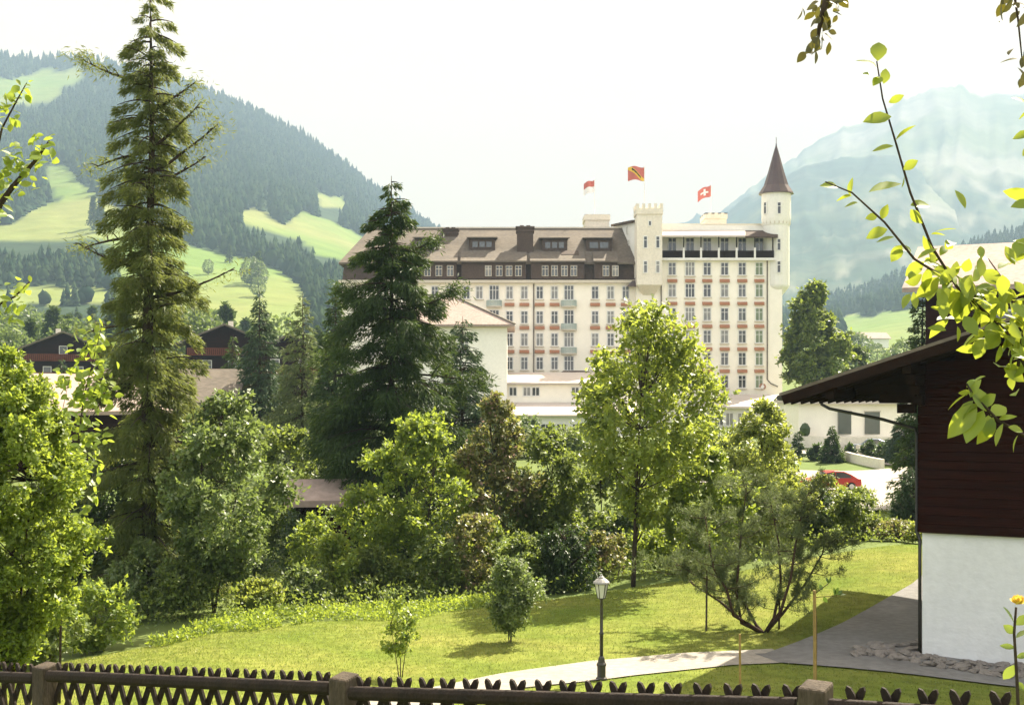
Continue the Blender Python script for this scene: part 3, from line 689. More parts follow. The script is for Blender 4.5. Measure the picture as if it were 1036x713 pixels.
def chimney(x0, x1, yt, yb, dd, m):
    d = slopeY(yb); w = MB(); w.box(hx(x0, d), hx(x1, d), d, d+dd, PZ(yb, d)-.6, PZ(yt+1.5, d)); w.box(hx(x0, d)-.2, hx(x1, d)+.2, d-.2, d+dd+.2, PZ(yt+1.5, d), PZ(yt, d)); w.box(hx(x0, d)-.15, hx(x1, d)+.15, d-.15, d+dd+.15, PZ(yt+5.5, d), PZ(yt+4.5, d))
    for k in (.3, .7): w.box(hx(x0, d)*(1-k)+hx(x1, d)*k-.3, hx(x0, d)*(1-k)+hx(x1, d)*k+.3, d+.5, d+1.1, PZ(yt, d), PZ(yt-1.5, d))
    pb(w, 'chimney', m)
chimney(523, 539.5, 229, 256, 2.5, M['mansard']); chimney(448, 463, 231, 239.5, 2, M['mansard'])
d = slopeY(259); w = MB(); w.hexa([(hx(568), d-.3, PZ(259.5, d)), (hx(586), d-.3, PZ(259.5, d)), (hx(586), d+1.2, PZ(254.5, d)), (hx(568), d+1.2, PZ(254.5, d))],
                                  [(hx(568), d-.3, PZ(259.5, d)+.3), (hx(586), d-.3, PZ(259.5, d)+.3), (hx(586), d+1.2, PZ(254.5, d)+.3), (hx(568), d+1.2, PZ(254.5, d)+.3)]); pb(w, 'skylight', M['mansard'])
# drainpipes
for pts in ([(540, 287), (540, 380)], [(776.3, 262), (776.3, 384), (780, 388), (787, 391)], [(669, 262), (669, 330)]):
    w = MB(); dd = 188.85 if pts[0][0] > 645 else 189.85
    w.tube([P(a_, b_, dd) for a_, b_ in pts], .09, 6); pb(w, 'drainpipe', M['rooftile'])
# emblem on the wall: a small red disc with a pale mark
w = MB(); c = P(771.5, 391, 188.9); w.prism([(c[0]+.5*math.cos(t), c[1], c[2]+.5*math.sin(t)) for t in np.linspace(0, 2*math.pi, 14)[:-1]], (0, .09, 0)); o = pb(w, 'emblem', M['awning'])
w = MB(); w.box(c[0]-.26, c[0]+.26, c[1]-.03, c[1]-.003, c[2]-.12, c[2]+.12); w.box(c[0]-.12, c[0]+.12, c[1]-.034, c[1]-.002, c[2]-.26, c[2]+.26); w.build('emblem_mark', M['white'], o, BASE)
# small red-brown roof in the corner between the wings
w = MB(); a_ = P(641, 279, 189.2); w.add([P(634, 290, 188.6), P(645, 290, 188.6), P(645, 290, 190), P(634, 290, 190), (a_[0]+.5, 189.8, a_[2])], [(0, 1, 4), (1, 2, 4), (2, 3, 4), (3, 0, 4), (0, 3, 2, 1)]); pb(w, 'corner_roof', M['spire'])
# flagpoles with flags ------------------------------------------------
def flagpole(label, px, pyt, fw, fh, d, zb, style, droop, fx):
    base = (PX(px, d), d, zb); t = thing('flagpole', label, 'flagpole', base, 0, 'flags flying from the hotel roofs')
    top = PZ(pyt, d)
    w = MB(); w.tube([base, (base[0], d, top)], [.07, .04], 6); w.lathe([(.0, 0), (.1, .08), (0, .16)], (base[0], d, top), 6); w.build('pole', M['white'], t, base)
    nx, ny = 10, 8
    def pt_(u, v, off=0):
        x = base[0]-u*fw*math.cos(.35)*(1 if fx < 0 else -1); y = d+.35*fw*u+.18*math.sin(u*7+v*1.3)-off; z = top-.1-v*fh-droop*u-.12*math.sin(u*6+1); return (x, y, z)
    def patch(name, m, u0, u1, v0, v1, off, parent):
        w = MB(); A = [[pt_(u0+(u1-u0)*i/nx, v0+(v1-v0)*j/ny, off) for i in range(nx+1)] for j in range(ny+1)]
        B = [[(p[0], p[1]+.02 if off == 0 else p[1]+.012, p[2]) for p in r] for r in A]
        vs = [p for r in A for p in r]+[p for r in B for p in r]; n_ = (nx+1)*(ny+1); fs = []
        for j in range(ny):
            for i in range(nx):
                q = j*(nx+1)+i; f_ = (q, q+1, q+nx+2, q+nx+1); fs += [f_, tuple(k+n_ for k in f_[::-1])]
        w.add(vs, fs); return w.build(name, m, parent, base, smooth=True)
    fl = patch('flag', M['red'], 0, 1, 0, 1, 0, t)
    if style == 'cross':
        patch('cross', M['white'], .42, .58, .2, .8, .03, fl); patch('cross', M['white'], .2, .8, .42, .58, .034, fl)
    elif style == 'band':
        w = MB()
        for s_ in (-1, 1):
            A = [pt_(k/10, max(0, min(1, 1-k/10-.17)), .03) for k in range(11)]; B = [pt_(k/10, max(0, min(1, 1-k/10+.17)), .03) for k in range(11)]
            if s_ == 1: A = [(p[0], p[1]+.09, p[2]) for p in A]; B = [(p[0], p[1]+.09, p[2]) for p in B]
            w.add(A+B, [(k, k+1, k+12, k+11) for k in range(10)])
        w.build('diagonal_band', M['yellow'], fl, base)
        w = MB()
        A = [pt_(.22+.056*k, .74-.056*k-.06-.02*(k % 2), .05) for k in range(11)]; B = [pt_(.22+.056*k, .74-.056*k+.05+.04*(k % 3 == 0), .05) for k in range(11)]
        w.add(A+B, [(k, k+1, k+12, k+11) for k in range(10)]); w.build('black_mark', M['black'], fl, base)
    else:
        patch('white_half', M['white'], 0, 1, .5, 1, .03, fl)
flagpole('flagpole with red and white flag above the crenellated tower behind the long roof', 601.5, 181, 1.8, 1.9, 206, hz(223, 204), 'half', .55, -1)
flagpole('flagpole with red flag crossed by a yellow diagonal band above the square turret', 652, 168, 2.5, 2.0, 189, hz(212, 187), 'band', -.1, -1)
flagpole('flagpole with red flag bearing a white cross beside the spired turret', 719.5, 186, 2.1, 1.7, 200.5, hz(222, 198), 'cross', .9, -1)

# pavilion with the pyramid roof in front of the facade
dp = 165.0
B2 = (PX(455, 172), 172, gz(PX(455, 172), 172)-.5)
pv = thing('pavilion', 'white square pavilion with pale pink pyramid roof in front of the hotel', 'pavilion', B2)
xa, xb = PX(396, dp), PX(513, dp)
MB().box(xa, xb, dp, dp+15, B2[2]-2, PZ(331, dp)).build('wall', M['whitew'], pv, B2)
MB().box(xa-.02, xb+.3, dp-.3, dp, PZ(331.6, dp), PZ(329.5, dp)).build('cornice', M['stonetrim'], pv, B2)
w = MB(); ov = 1.0; zE = PZ(328, dp-1); zA = PZ(298, dp+7.5); apx = PX(455, dp+7.5)
w.add([(xa-ov, dp-ov, zE), (xb+ov, dp-ov, zE), (xb+ov, dp+15+ov, zE), (xa-ov, dp+15+ov, zE), (apx, dp+7.5, zA),
       (xa-ov, dp-ov, zE-.25), (xb+ov, dp-ov, zE-.25), (xb+ov, dp+15+ov, zE-.25), (xa-ov, dp+15+ov, zE-.25)],
      [(0, 1, 4), (1, 2, 4), (2, 3, 4), (3, 0, 4), (8, 7, 6, 5), (0, 5, 6, 1), (1, 6, 7, 2), (2, 7, 8, 3), (3, 8, 5, 0)])
w.build('roof', M['pinkroof'], pv, B2)
w = MB(); w.bar((xb+ov, dp-ov, zE+.06), (apx, dp+7.5, zA+.06), .3, .16); w.build('hip_ridge', M['rooftile'], pv, B2)
for x in (420, 445, 470): put_window('tall', x, 350, dp, pv, B2)
# low terrace restaurant
B3 = (PX(555, 170), 170, gz(PX(555, 170), 170)-.5)
rs = thing('terrace_restaurant', 'low cream terrace wing with two pale pink roof steps below the facade', 'restaurant', B3)
MB().box(PX(500, 166), PX(640, 166), 166, 185, B3[2]-2, PZ(389, 166)).build('wall', M['cream'], rs, B3)
w = MB(); w.hexa([(PX(500, 165), 165.2, PZ(388.5, 165)), (PX(640, 165), 165.2, PZ(388.5, 165)), (PX(640, 165), 186, PZ(389, 165)), (PX(500, 165), 186, PZ(389, 165))],
                 [(PX(500, 165), 165.2, PZ(387, 165)), (PX(640, 165), 165.2, PZ(387, 165)), (PX(636, 180), 180, PZ(376.5, 180)), (PX(505, 180), 180, PZ(376.5, 180))]); w.build('roof', M['paleroof'], rs, B3)
MB().box(PX(490, 158), PX(650, 158), 158, 166, B3[2]-3, PZ(420.5, 158)).build('wall', M['whitew'], rs, B3)
w = MB(); w.hexa([(PX(488, 157), 157.2, PZ(421, 157)), (PX(650, 157), 157.2, PZ(421, 157)), (PX(650, 157), 166, PZ(421.2, 157)), (PX(488, 157), 166, PZ(421.2, 157))],
                 [(PX(488, 157), 157.2, PZ(419.5, 157)), (PX(650, 157), 157.2, PZ(419.5, 157)), (PX(650, 165.9), 165.9, PZ(407, 165.9)), (PX(490, 165.9), 165.9, PZ(407, 165.9))]); w.build('roof', M['paleroof'], rs, B3)
for x in (519, 533, 542, 582, 591, 612): put_window('low', x, 396, 166, rs, B3, wd=.85, ht=1.0, bars=0, sill=False)
for x in (505, 520, 536, 552, 568, 584, 600): put_window('low2', x, 434, 158, rs, B3, wd=1.1, ht=1.2, bars=0, sill=False)
MB().hexa([P(566, 377.4, 184), P(600, 377.4, 184), P(597, 377.4, 188), P(569, 377.4, 188)], [P(570, 374.8, 184.5), P(594, 374.8, 184.5), P(592, 374.8, 188), P(572, 374.8, 188)]).build('dark_roof_block', M['mansard'], rs, B3)  # dark brown block at the back of the upper terrace roof
# low annex below the tall wing
B4 = (PX(762, 176), 176, gz(PX(762, 176), 176)-.5)
an = thing('terrace_annex', 'low white annex with pale roof at the foot of the tall hotel wing', 'annex', B4)
MB().box(PX(722, 174), PX(806, 174), 174, 187.5, B4[2]-2, PZ(412.5, 174)).build('wall', M['whitew'], an, B4)
w = MB(); w.hexa([(PX(718, 173), 173, PZ(413, 173)), (PX(806, 173), 173, PZ(413, 173)), (PX(806, 173), 188, PZ(413, 173)), (PX(718, 173), 188, PZ(413, 173))],
                 [(PX(718, 173), 173, PZ(411, 173)), (PX(806, 173), 173, PZ(411, 173)), (PX(800, 187), 187, PZ(399, 187)), (PX(722, 187), 187, PZ(399, 187))]); w.build('roof', M['paleroof'], an, B4)
for x in (728, 738, 750, 764, 780): put_window('low3', x, 424, 174, an, B4, wd=.9, ht=1.6, bars=0, sill=False)
# curved cream building by the forecourt
dc = 146.0
B5 = (PX(860, dc), dc+6, gz(PX(860, dc), dc+6)-.5)
cv = thing('curved_building', 'cream building with curved front and flat pale roof by the forecourt', 'building', B5)
def arc(px0, px1, d, bulge, n=16):
    return [(PX(px0+(px1-px0)*k/n, d)+0, d-bulge*math.sin(math.pi*k/n)) for k in range(n+1)]
def curved(mb, A, back, z0, z1):
    n = len(A); vs = [(x, y, z) for z in (z0, z1) for x, y in A]+[(A[0][0], back, z0), (A[-1][0], back, z0), (A[0][0], back, z1), (A[-1][0], back, z1)]
    fs = [(i, i+1, n+i+1, n+i) for i in range(n-1)]+[tuple(list(range(n, 2*n))+[2*n+3, 2*n+2]), (0, n, 2*n+2, 2*n), (n-1, 2*n+1, 2*n+3, 2*n-1), (2*n, 2*n+2, 2*n+3, 2*n+1), tuple([2*n, 2*n+1]+list(range(n-1, -1, -1)))]
    return mb.add(vs, fs)
curved(MB(), arc(808, 960, dc, 2.2), dc+12, B5[2]-2, PZ(408.5, dc)).build('wall', M['cream'], cv, B5)
curved(MB(), arc(806, 963, dc-.5, 2.4), dc+12.4, PZ(408.4, dc), PZ(404.5, dc)).build('roof', M['paleroof'], cv, B5)
curved(MB(), arc(800, 965, dc-1.4, 3.4), dc, PZ(452, dc), PZ(440.5, dc)).build('base_wall', M['stonew'], cv, B5)
MB().box(PX(824, dc+3), PX(905, dc+3), dc+3, dc+10, PZ(404.5, dc), PZ(392, dc)).build('upper_storey', M['stonew'], cv, B5)
MB().box(PX(822, dc+3), PX(907, dc+3), dc+2.6, dc+10.4, PZ(392, dc), PZ(390, dc)).build('roof', M['mansard'], cv, B5)
for x0, x1 in ((848, 861), (875, 890)):
    k = ((x0+x1)/2-808)/152; yy = dc-2.2*math.sin(math.pi*k); o = MB().box(PX(x0, yy), PX(x1, yy), yy-.1, yy+.3, PZ(439, yy), PZ(416.5, yy)).build('garage_door', M['glass'], cv, B5)
    MB().box(PX(x0-.8, yy), PX(x1+.8, yy), yy-.16, yy+.3, PZ(416.4, yy), PZ(415.4, yy)).build('door_lintel', M['stonetrim'], o, B5)
w = MB(); c = P(814.5, 433, dc-1.8); w.lathe([(.3, -.9), (.55, -.6), (.6, 0), (.3, .5), (.05, .6)], c, 8); w.build('planter', M['l_dark'], cv, B5)
# ramp walls by the drive
def retaining(label, pts, h, th, m=M['stonew']):
    base = pts[0]; z0 = gz(*base); t = MB()
    for (a_, b_) in zip(pts[:-1], pts[1:]):
        za, zb = gz(*a_), gz(*b_); dx = Vector((b_[0]-a_[0], b_[1]-a_[1], 0)).normalized(); nn = Vector((-dx.y, dx.x, 0))*th/2
        f_ = lambda p, z: (p[0], p[1], z)
        t.hexa([(a_[0]-nn.x, a_[1]-nn.y, za-.8), (b_[0]-nn.x, b_[1]-nn.y, zb-.8), (b_[0]+nn.x, b_[1]+nn.y, zb-.8), (a_[0]+nn.x, a_[1]+nn.y, za-.8)],
               [(a_[0]-nn.x, a_[1]-nn.y, za+h), (b_[0]-nn.x, b_[1]-nn.y, zb+h), (b_[0]+nn.x, b_[1]+nn.y, zb+h), (a_[0]+nn.x, a_[1]+nn.y, za+h)])
    o = t.build('retaining_wall', m, None, (base[0], base[1], z0)); o.location = (base[0], base[1], z0); return tag(o, label, 'wall')
retaining('low pale ramp wall dividing the green bank from the drive', [(PX(846, 134), 134), (PX(862, 127), 127), (PX(880, 121), 121), (PX(893, 117), 117)], .9, .35)
retaining('tan curved retaining wall below the forecourt shrubs', [(PX(868, 131), 131), (PX(885, 128.5), 128.5), (PX(905, 124), 124), (PX(935, 121), 121)], 1.3, .5)

# ------------------------------------------------------------------ houses
def house(name, label, cat, cx_, cy_, W, Dp, wh, rise, ov, yaw, wm, rm, wins=(), balc=(), z=None, ridge='y', chim=None):
    z = (gz(cx_, cy_)-.3) if z is None else z
    t = thing(name, label, cat, (cx_, cy_, z), yaw)
    h = W/2 if ridge == 'y' else Dp/2
    if ridge == 'y':
        pr = [(-W/2, -Dp/2, -1.5), (W/2, -Dp/2, -1.5), (W/2, -Dp/2, wh), (0, -Dp/2, wh+rise), (-W/2, -Dp/2, wh)]; vec = (0, Dp, 0)
    else:
        pr = [(-W/2, -Dp/2, -1.5), (-W/2, -Dp/2, wh), (-W/2, 0, wh+rise), (-W/2, Dp/2, wh), (-W/2, Dp/2, -1.5)]; vec = (W, 0, 0)
    MB().prism(pr, vec).build('wall', wm, t)
    sl = rise/h; th = .28; w = MB()
    if ridge == 'y':
        e = W/2+ov; ze_ = wh-ov*sl+.03
        w.prism([(-e, -Dp/2-ov, ze_), (0, -Dp/2-ov, wh+rise+.03), (e, -Dp/2-ov, ze_), (e, -Dp/2-ov, ze_+th), (0, -Dp/2-ov, wh+rise+th+.03), (-e, -Dp/2-ov, ze_+th)], (0, Dp+2*ov, 0))
    else:
        e = Dp/2+ov; ze_ = wh-ov*sl+.03
        w.prism([(-W/2-ov, -e, ze_), (-W/2-ov, 0, wh+rise+.03), (-W/2-ov, e, ze_), (-W/2-ov, e, ze_+th), (-W/2-ov, 0, wh+rise+th+.03), (-W/2-ov, -e, ze_+th)], (W+2*ov, 0, 0))
    ro = w.build('roof', rm, t)
    if chim: MB().box(chim[0]-.4, chim[0]+.4, chim[1]-.4, chim[1]+.4, wh, wh+rise+1.1).build('chimney', M['stonew'], ro)
    for x, zz, a_, b_ in wins:
        f_ = MB().box(x-a_/2-.12, x+a_/2+.12, -Dp/2-.08, -Dp/2+.05, zz-b_/2-.12, zz+b_/2+.12).build('window', M['whitep'], t)
        MB().box(x-a_/2, x+a_/2, -Dp/2-.10, -Dp/2+.02, zz-b_/2, zz+b_/2).build('pane', M['glass'], f_)
    for zz, x0, x1 in balc:
        bo = MB().box(x0, x1, -Dp/2-1.3, -Dp/2-.02, zz-.12, zz).build('balcony', M['redwood'], t)
        w = MB(); w.box(x0, x1, -Dp/2-1.32, -Dp/2-1.22, zz+.9, zz+1.02)
        for k in range(int((x1-x0)/.3)): w.box(x0+k*.3, x0+k*.3+.22, -Dp/2-1.3, -Dp/2-1.24, zz+.02, zz+.9)
        w.build('railing', M['redwood'], bo)
    return t
house('chalet', 'dark wooden chalet with red balconies behind the tall larch, gable to the valley', 'chalet', PX(52, 212), 218, 12.5, 12, 8.5, 2.6, 2.0, R(18), M['darkwood'], M['rooftile'],
      [(-3, 1.8, 1.2, 1.5), (0, 1.8, 1.2, 1.5), (3.2, 1.8, 1.2, 1.5), (-2.5, 4.8, 1.1, 1.4), (2.5, 4.8, 1.1, 1.4), (0, 8.3, 1.1, 1.2)], [(3.6, -6.2, 6.2), (6.6, -6.0, 6.0)], z=PZ(405, 212), chim=(-1, 2))
house('chalet', 'dark chalet with white shutters and two balconies between larch and young spruces', 'chalet', PX(218, 195), 201, 11.5, 12, 8.6, 2.4, 1.8, R(13), M['darkwood'], M['rooftile'],
      [(-2.6, 1.8, 1.2, 1.6), (1.2, 1.8, 1.2, 1.6), (3.6, 1.8, 1.0, 1.6), (-2.6, 4.9, 1.2, 1.6), (1.2, 4.9, 1.2, 1.6), (3.8, 4.9, 1.0, 1.6)], [(3.5, -5.7, 5.7), (6.6, -5.5, 5.5)], z=PZ(403, 195), chim=(1, 1))
house('chalet', 'dark shaded chalet mostly hidden by the young spruces', 'chalet', PX(285, 185), 191, 9, 10, 6.4, 2.2, 1.4, R(10), M['darkwood'], M['rooftile'], [(-2, 4.5, 1.1, 1.3), (2, 4.5, 1.1, 1.3)], [(3.2, -4.4, 4.4)], z=PZ(400, 185))
house('barn', 'small barn with pale sloping roof showing beside the bright leafy tree', 'barn', PX(62, 92), 96, 7.5, 8, 3.2, 2.2, .9, R(-38), M['darkwood'], M['pinkroof'], z=PZ(458, 92))
house('cottage', 'low cottage with long pale roof behind the larch trunk', 'cottage', PX(158, 104), 110, 10.5, 9, 2.6, 2.4, .8, R(4), M['darkwood'], M['rooftile'], z=PZ(438, 104), ridge='x')
house('garden_hut', 'garden hut with brown tiled roof among the dense bushes', 'hut', PX(322, 56), 58, 2.5, 2.6, 1.7, .6, .5, R(8), M['darkwood'], M['pinkroof'], z=PZ(548, 56), ridge='x')
# farmhouses on the pastures
for lab, px, py, dd, W_, yw, rm in (('tiny white farmhouse high on the pasture edge below the forest', 216, 266, 1500, 20, .3, 'pinkroof'),
        ('tiny brown barn alone on the upper pasture', 61, 232, 1750, 16, -.4, 'rooftile'), ('tiny farmhouse among the lower pasture trees', 254, 277, 1350, 15, .5, 'pinkroof'),
        ('farm cottage with pale roof low on the pasture', 206, 322, 820, 13, .2, 'pinkroof'), ('grey farm shed near the pasture foot above the spruces', 288, 325, 800, 11, -.3, 'paleroof'),
        ('red-brown barn at the lower forest edge', 7, 297, 900, 12, .3, 'rooftile'), ('pale farmhouse on the bright slope beyond the dark eave', 882, 343, 800, 17, .15, 'pinkroof')):
    house('farmhouse', lab, 'farmhouse', PX(px, dd), dd, W_, W_*.7, W_*.28, W_*.2, W_*.07, yw, M['whitew'] if 'white' in lab or 'pale' in lab else M['darkwood'], M[rm], z=PZ(py+W_*.5/dd*F*.5, dd), ridge='x')
# ------------------------------------------------------------------ chalet beside the lawn
CB = (10.69, 33.5, CZ-6.80); CYAW = R(-28)
ch = thing('chalet', 'chalet with dark timber storey above a white plastered base, close beside the lawn', 'chalet', CB, CYAW)
ZW = 3.19; RS = .3216; E0 = -3.04; ZE = 6.85; APX = 5.5; CW_ = 11.0; CD = 12.0
MB().box(0, CW_, 0, CD, -1.2, ZW).build('base_wall', M['plaster'], ch, bevel=.02)
w = MB(); z = ZW; ovh = .13; bh = .235
ztop = ZE+RS*(0-E0)-.24
while z < ZW+8:
    z1 = z+bh-.012
    lim = lambda zz: max(0, (zz-ztop)/RS)      # the gable narrows under the roof
    x0 = max(-ovh, lim(z1)-.05); x1 = min(CW_+ovh, CW_-lim(z1)+.05)
    if x1-x0 < .4: break
    w.box(x0, x1, -ovh, .1, z, z1)
    z += bh
z = ZW
while z < ztop: w.box(-ovh, .1, .101, CD, z, z+bh-.012); w.box(CW_-.1, CW_+ovh, .101, CD, z, z+bh-.012); z += bh
w.box(.102, CW_-.102, .102, CD-.1, ZW+.002, ztop-.05); w.build('timber_wall', M['darkwood'], ch)
w = MB()
for k, (L, dz) in enumerate(((2.15, 0), (1.6, .26), (1.05, .52), (.6, .78))):
    w.box(-L, -.14, -.20, .06, ztop-.52-dz, ztop-.28-dz)
    w.box(-.16+.02, .1, -L*.9, -.135, ztop-.30-dz, ztop-.06-dz)
w.build('console', M['soffit'], ch)
def roofz(x): return ZE+RS*(x-E0) if x < APX else ZE+RS*(APX-E0)-RS*(x-APX)
y0, y1 = -2.2, 14.0; t = .22
w = MB(); E1 = 2*APX-E0
w.prism([(E0, y0, ZE-t), (APX, y0, roofz(APX)-t), (E1, y0, ZE-t), (E1, y0, ZE-.09), (APX, y0, roofz(APX)-.09), (E0, y0, ZE-.09)], (0, y1-y0, 0)); ro = w.build('roof', M['soffit'], ch)
w = MB(); w.prism([(E0-.1, y0-.06, ZE-.085-.035), (APX, y0-.06, roofz(APX)-.085), (E1+.1, y0-.06, ZE-.12), (E1+.1, y0-.06, ZE-.04), (APX, y0-.06, roofz(APX)), (E0-.1, y0-.06, ZE-.04)], (0, y1-y0+.1, 0)); w.build('roof_tiles', M['rooftile'], ro)
w = MB()
for s_ in (0, 1):
    a_ = (E0-.02 if s_ == 0 else E1+.02, y0-.03, ZE-t+.02); b_ = (APX, y0-.03, roofz(APX)-t+.02); w.bar(a_, b_, .05, .28)
w.build('bargeboard', M['soffit'], ro)
for x in (-1.9, 0.0, 2.75, 5.5, 8.25, 11.0, 12.9): zz = roofz(x)-t-.02; MB().box(x-.11, x+.11, y0+.15, .3, zz-.30, zz).build('purlin', M['soffit'], ro)
w = MB()
for k in range(15): yy = y0+.5+k*.95; w.bar((E0+.05, yy, ZE-t-.06), (APX-.1, yy, roofz(APX-.1)-t-.06), .11, .12)
w.build('rafter', M['soffit'], ro)
w = MB(); w.tube([(E0-.12, y0, ZE-.16), (E0-.12, y1, ZE-.16)], .075, 8); w.build('gutter', M['iron'], ro)
pe = lambda px, py, d: ((PX(px, d)-CB[0])*math.cos(CYAW)+(d-CB[1])*math.sin(CYAW), -(PX(px, d)-CB[0])*math.sin(CYAW)+(d-CB[1])*math.cos(CYAW), PZ(py, d)-CB[2])
w = MB(); w.tube([(E0-.1, 2.0, ZE-.15), (E0-.1, 2.0, ZE-.36), (E0+.15, 1.9, ZE-.48), (-1.2, .9, ZE-.75), (-.22, .3, ZE-.98), (-.17, .2, ZE-1.15), (-.17, .2, ZW), (-.07, .08, ZW-.2), (-.07, .08, -.2)], .045, 8)
w.build('downpipe', M['iron'], ch, smooth=True)
# chalet with the pale tiled roof higher up behind it
house('chalet', 'chalet showing a broad pale pink tiled roof above the dark gable', 'chalet', PX(962, 74)+11.5, 78, 21, 10, 12, 2.5, 1.2, R(-26), M['darkwood'], M['pinkroof'], [(-6, 9.6, 1.2, 1.2), (-2, 9.6, 1.2, 1.2)], z=PZ(289.5, 75)-11.6, ridge='x', chim=(3, 2))
# stones bedded at the chalet foot
rs_ = random.Random(4); stm = []
for k in range(5):
    bm_ = MB(); r_ = np.random.default_rng(k); n1, n2 = 9, 6; prof = []
    for j in range(n2):
        th_ = math.pi*j/(n2-1)
        for i in range(n1):
            a_ = 2*math.pi*i/n1; q = 1+r_.uniform(-.2, .2); prof.append((.5*q*math.sin(th_)*math.cos(a_)+.0001*i, .38*q*math.sin(th_)*math.sin(a_), .26*q*math.cos(th_)))
    bm_.add(prof, [(j*n1+i, j*n1+(i+1) % n1, (j+1)*n1+(i+1) % n1, (j+1)*n1+i) for j in range(n2-1) for i in range(n1)])
    o = bm_.build('stone', M['stone']); stm.append(o)
ns = 0
def put_stone(x, y, s_):
    global ns
    o = stm[ns] if ns < 5 else dup(stm[ns % 5]); ns += 1
    o.location = (x, y, gz(x, y)+.04+.05*s_); o.scale = (s_*rs_.uniform(.7, 1.2), s_*rs_.uniform(.7, 1.2), s_*rs_.uniform(.4, .75)); o.rotation_euler = (rs_.uniform(-.3, .3), rs_.uniform(-.3, .3), rs_.uniform(0, 6.28))
    tag(o, 'grey field stone bedded with others along the foot of the white wall', 'stone', 'stones along the chalet foot')
rx, ry = math.cos(CYAW), math.sin(CYAW)
for k in range(120):
    u = rs_.uniform(-1.5, 4.6); v = -rs_.uniform(.12, 1.5)*(1 if u > .2 else .8)
    if u < -.1: v = rs_.uniform(-1.2, 1.6+u*.9)
    x = CB[0]+u*rx-v*ry*1.0; y = CB[1]+u*ry+v*rx
    put_stone(x, y, rs_.uniform(.2, .55))

# ------------------------------------------------------------------ fence
FL = lambda k: (2.63-.828*k, 7.1+.561*k)
_kk = np.array([-3.2, -2.7, -.19, .992, 4.716, 8.35, 9.03, 13.5]); _dr = np.array([1.80, 1.87, 2.108, 2.26, 2.79, 3.26, 3.33, 3.95])
drop = lambda k: float(np.interp(k, _kk, _dr))-.06*FL(k)[1]
fbx, fby = FL(4.716); FB = (fbx, fby, gz(fbx, fby))
fe = thing('lattice_fence', 'weathered wooden lattice fence with crossed pointed slats and stout posts', 'fence', FB)
fd = Vector((-.828, .561, 0)).normalized(); fn = Vector((-.561, -.828, 0)).normalized()     # fn points to the camera
def fpt(k, up, off): x, y = FL(k); return (x+fn.x*off, y+fn.y*off, CZ-drop(k)+up)
def half_rail(ka, kb, up):
    m = MB(); prof = [(-.0, -.055), (.03, -.048), (.048, -.02), (.048, .02), (.03, .048), (0, .055)]
    A = [tuple(Vector(fpt(ka, up-.055+b_, .028+a_))) for a_, b_ in prof]; B = [tuple(Vector(fpt(kb, up-.055+b_, .028+a_))) for a_, b_ in prof]; n_ = len(prof)
    m.add(A+B, [(i, i+1, n_+i+1, n_+i) for i in range(n_-1)]+[tuple(range(n_))[::-1], tuple(range(n_, 2*n_)), (n_-1, 0, n_, 2*n_-1)])
    return m.build('rail', M['fence'], fe, FB, bevel=.006)
PK = [-2.7, .992, 4.716, 8.35, 12.05]
ends = [-3.2]+PK+[13.5]
for a_, b_ in zip(ends[:-1], ends[1:]):
    half_rail(a_+.10, b_-.10, 0.0 if a_ < 4.7 or a_ > 8.3 else .03); half_rail(a_+.10, b_-.10, -.62)
for k in PK:
    x, y = FL(k); zt_ = CZ-drop(k)+.055; zb_ = gz(x, y)-.4
    m = MB(); c_, s_ = fd.x, fd.y
    def q(u, v, z): return (x+fd.x*u+fn.x*v, y+fd.y*u+fn.y*v, z)
    h_ = .085; m.hexa([q(h_, h_, zb_), q(-h_, h_, zb_), q(-h_, -h_, zb_), q(h_, -h_, zb_)], [q(h_, h_, zt_), q(-h_, h_, zt_), q(-h_, -h_, zt_+.03), q(h_, -h_, zt_+.03)])
    m.build('post', M['post'], fe, FB, bevel=.018)
def slat_pts(k, sgn):
    """one slat leaning along the fence, crossing its twin on the rail"""
    ang = R(24)*sgn; L0, L1 = -.97, .115; wv = .024; tz_ = .011; off = -.018 if sgn > 0 else -.045
    prof = [(L0, -wv), (L0, wv), (L1-.055, wv), (L1-.018, wv*.72), (L1, 0), (L1-.018, -wv*.72), (L1-.055, -wv)]
    F_ = []; Bk = []
    for l_, s_ in prof:
        u = math.sin(ang)*l_+math.cos(ang)*s_; v = math.cos(ang)*l_-math.sin(ang)*s_
        x, y = FL(k); 
        for lst, oo in ((F_, off+tz_), (Bk, off-tz_)): lst.append((x+fd.x*u+fn.x*oo, y+fd.y*u+fn.y*oo, CZ-drop(k)-.045+v+(0.0 if not 4.7 < k < 8.35 else .03)))
    return F_, Bk
def add_slat(m, k, sgn):
    A, B = slat_pts(k, sgn); n_ = len(A); m.add(A+B, [tuple(range(n_))[::-1], tuple(range(n_, 2*n_))]+[(i, (i+1) % n_, n_+(i+1) % n_, n_+i) for i in range(n_)])
ks = np.arange(-.5, 9.45, .2); rest = MB()
for k in np.arange(-3.1, 13.4, .2):
    if -.45 <= k <= 9.3: continue
    add_slat(rest, k, 1); add_slat(rest, k, -1)
rr_ = random.Random(9)
nsl = 0
for k in np.arange(-.45, 9.35, .2):
    kk = k+rr_.uniform(-.012, .012)
    if min(abs(kk-p_) for p_ in PK) < .09: continue
    for sg in (1, -1):
        if nsl < 100: m = MB(); add_slat(m, kk, sg); m.build('slat', M['fence'], fe, FB); nsl += 1
        else: add_slat(rest, kk, sg)
o = rest.build('slats', M['fence'], fe, FB); o['kind'] = 'stuff'
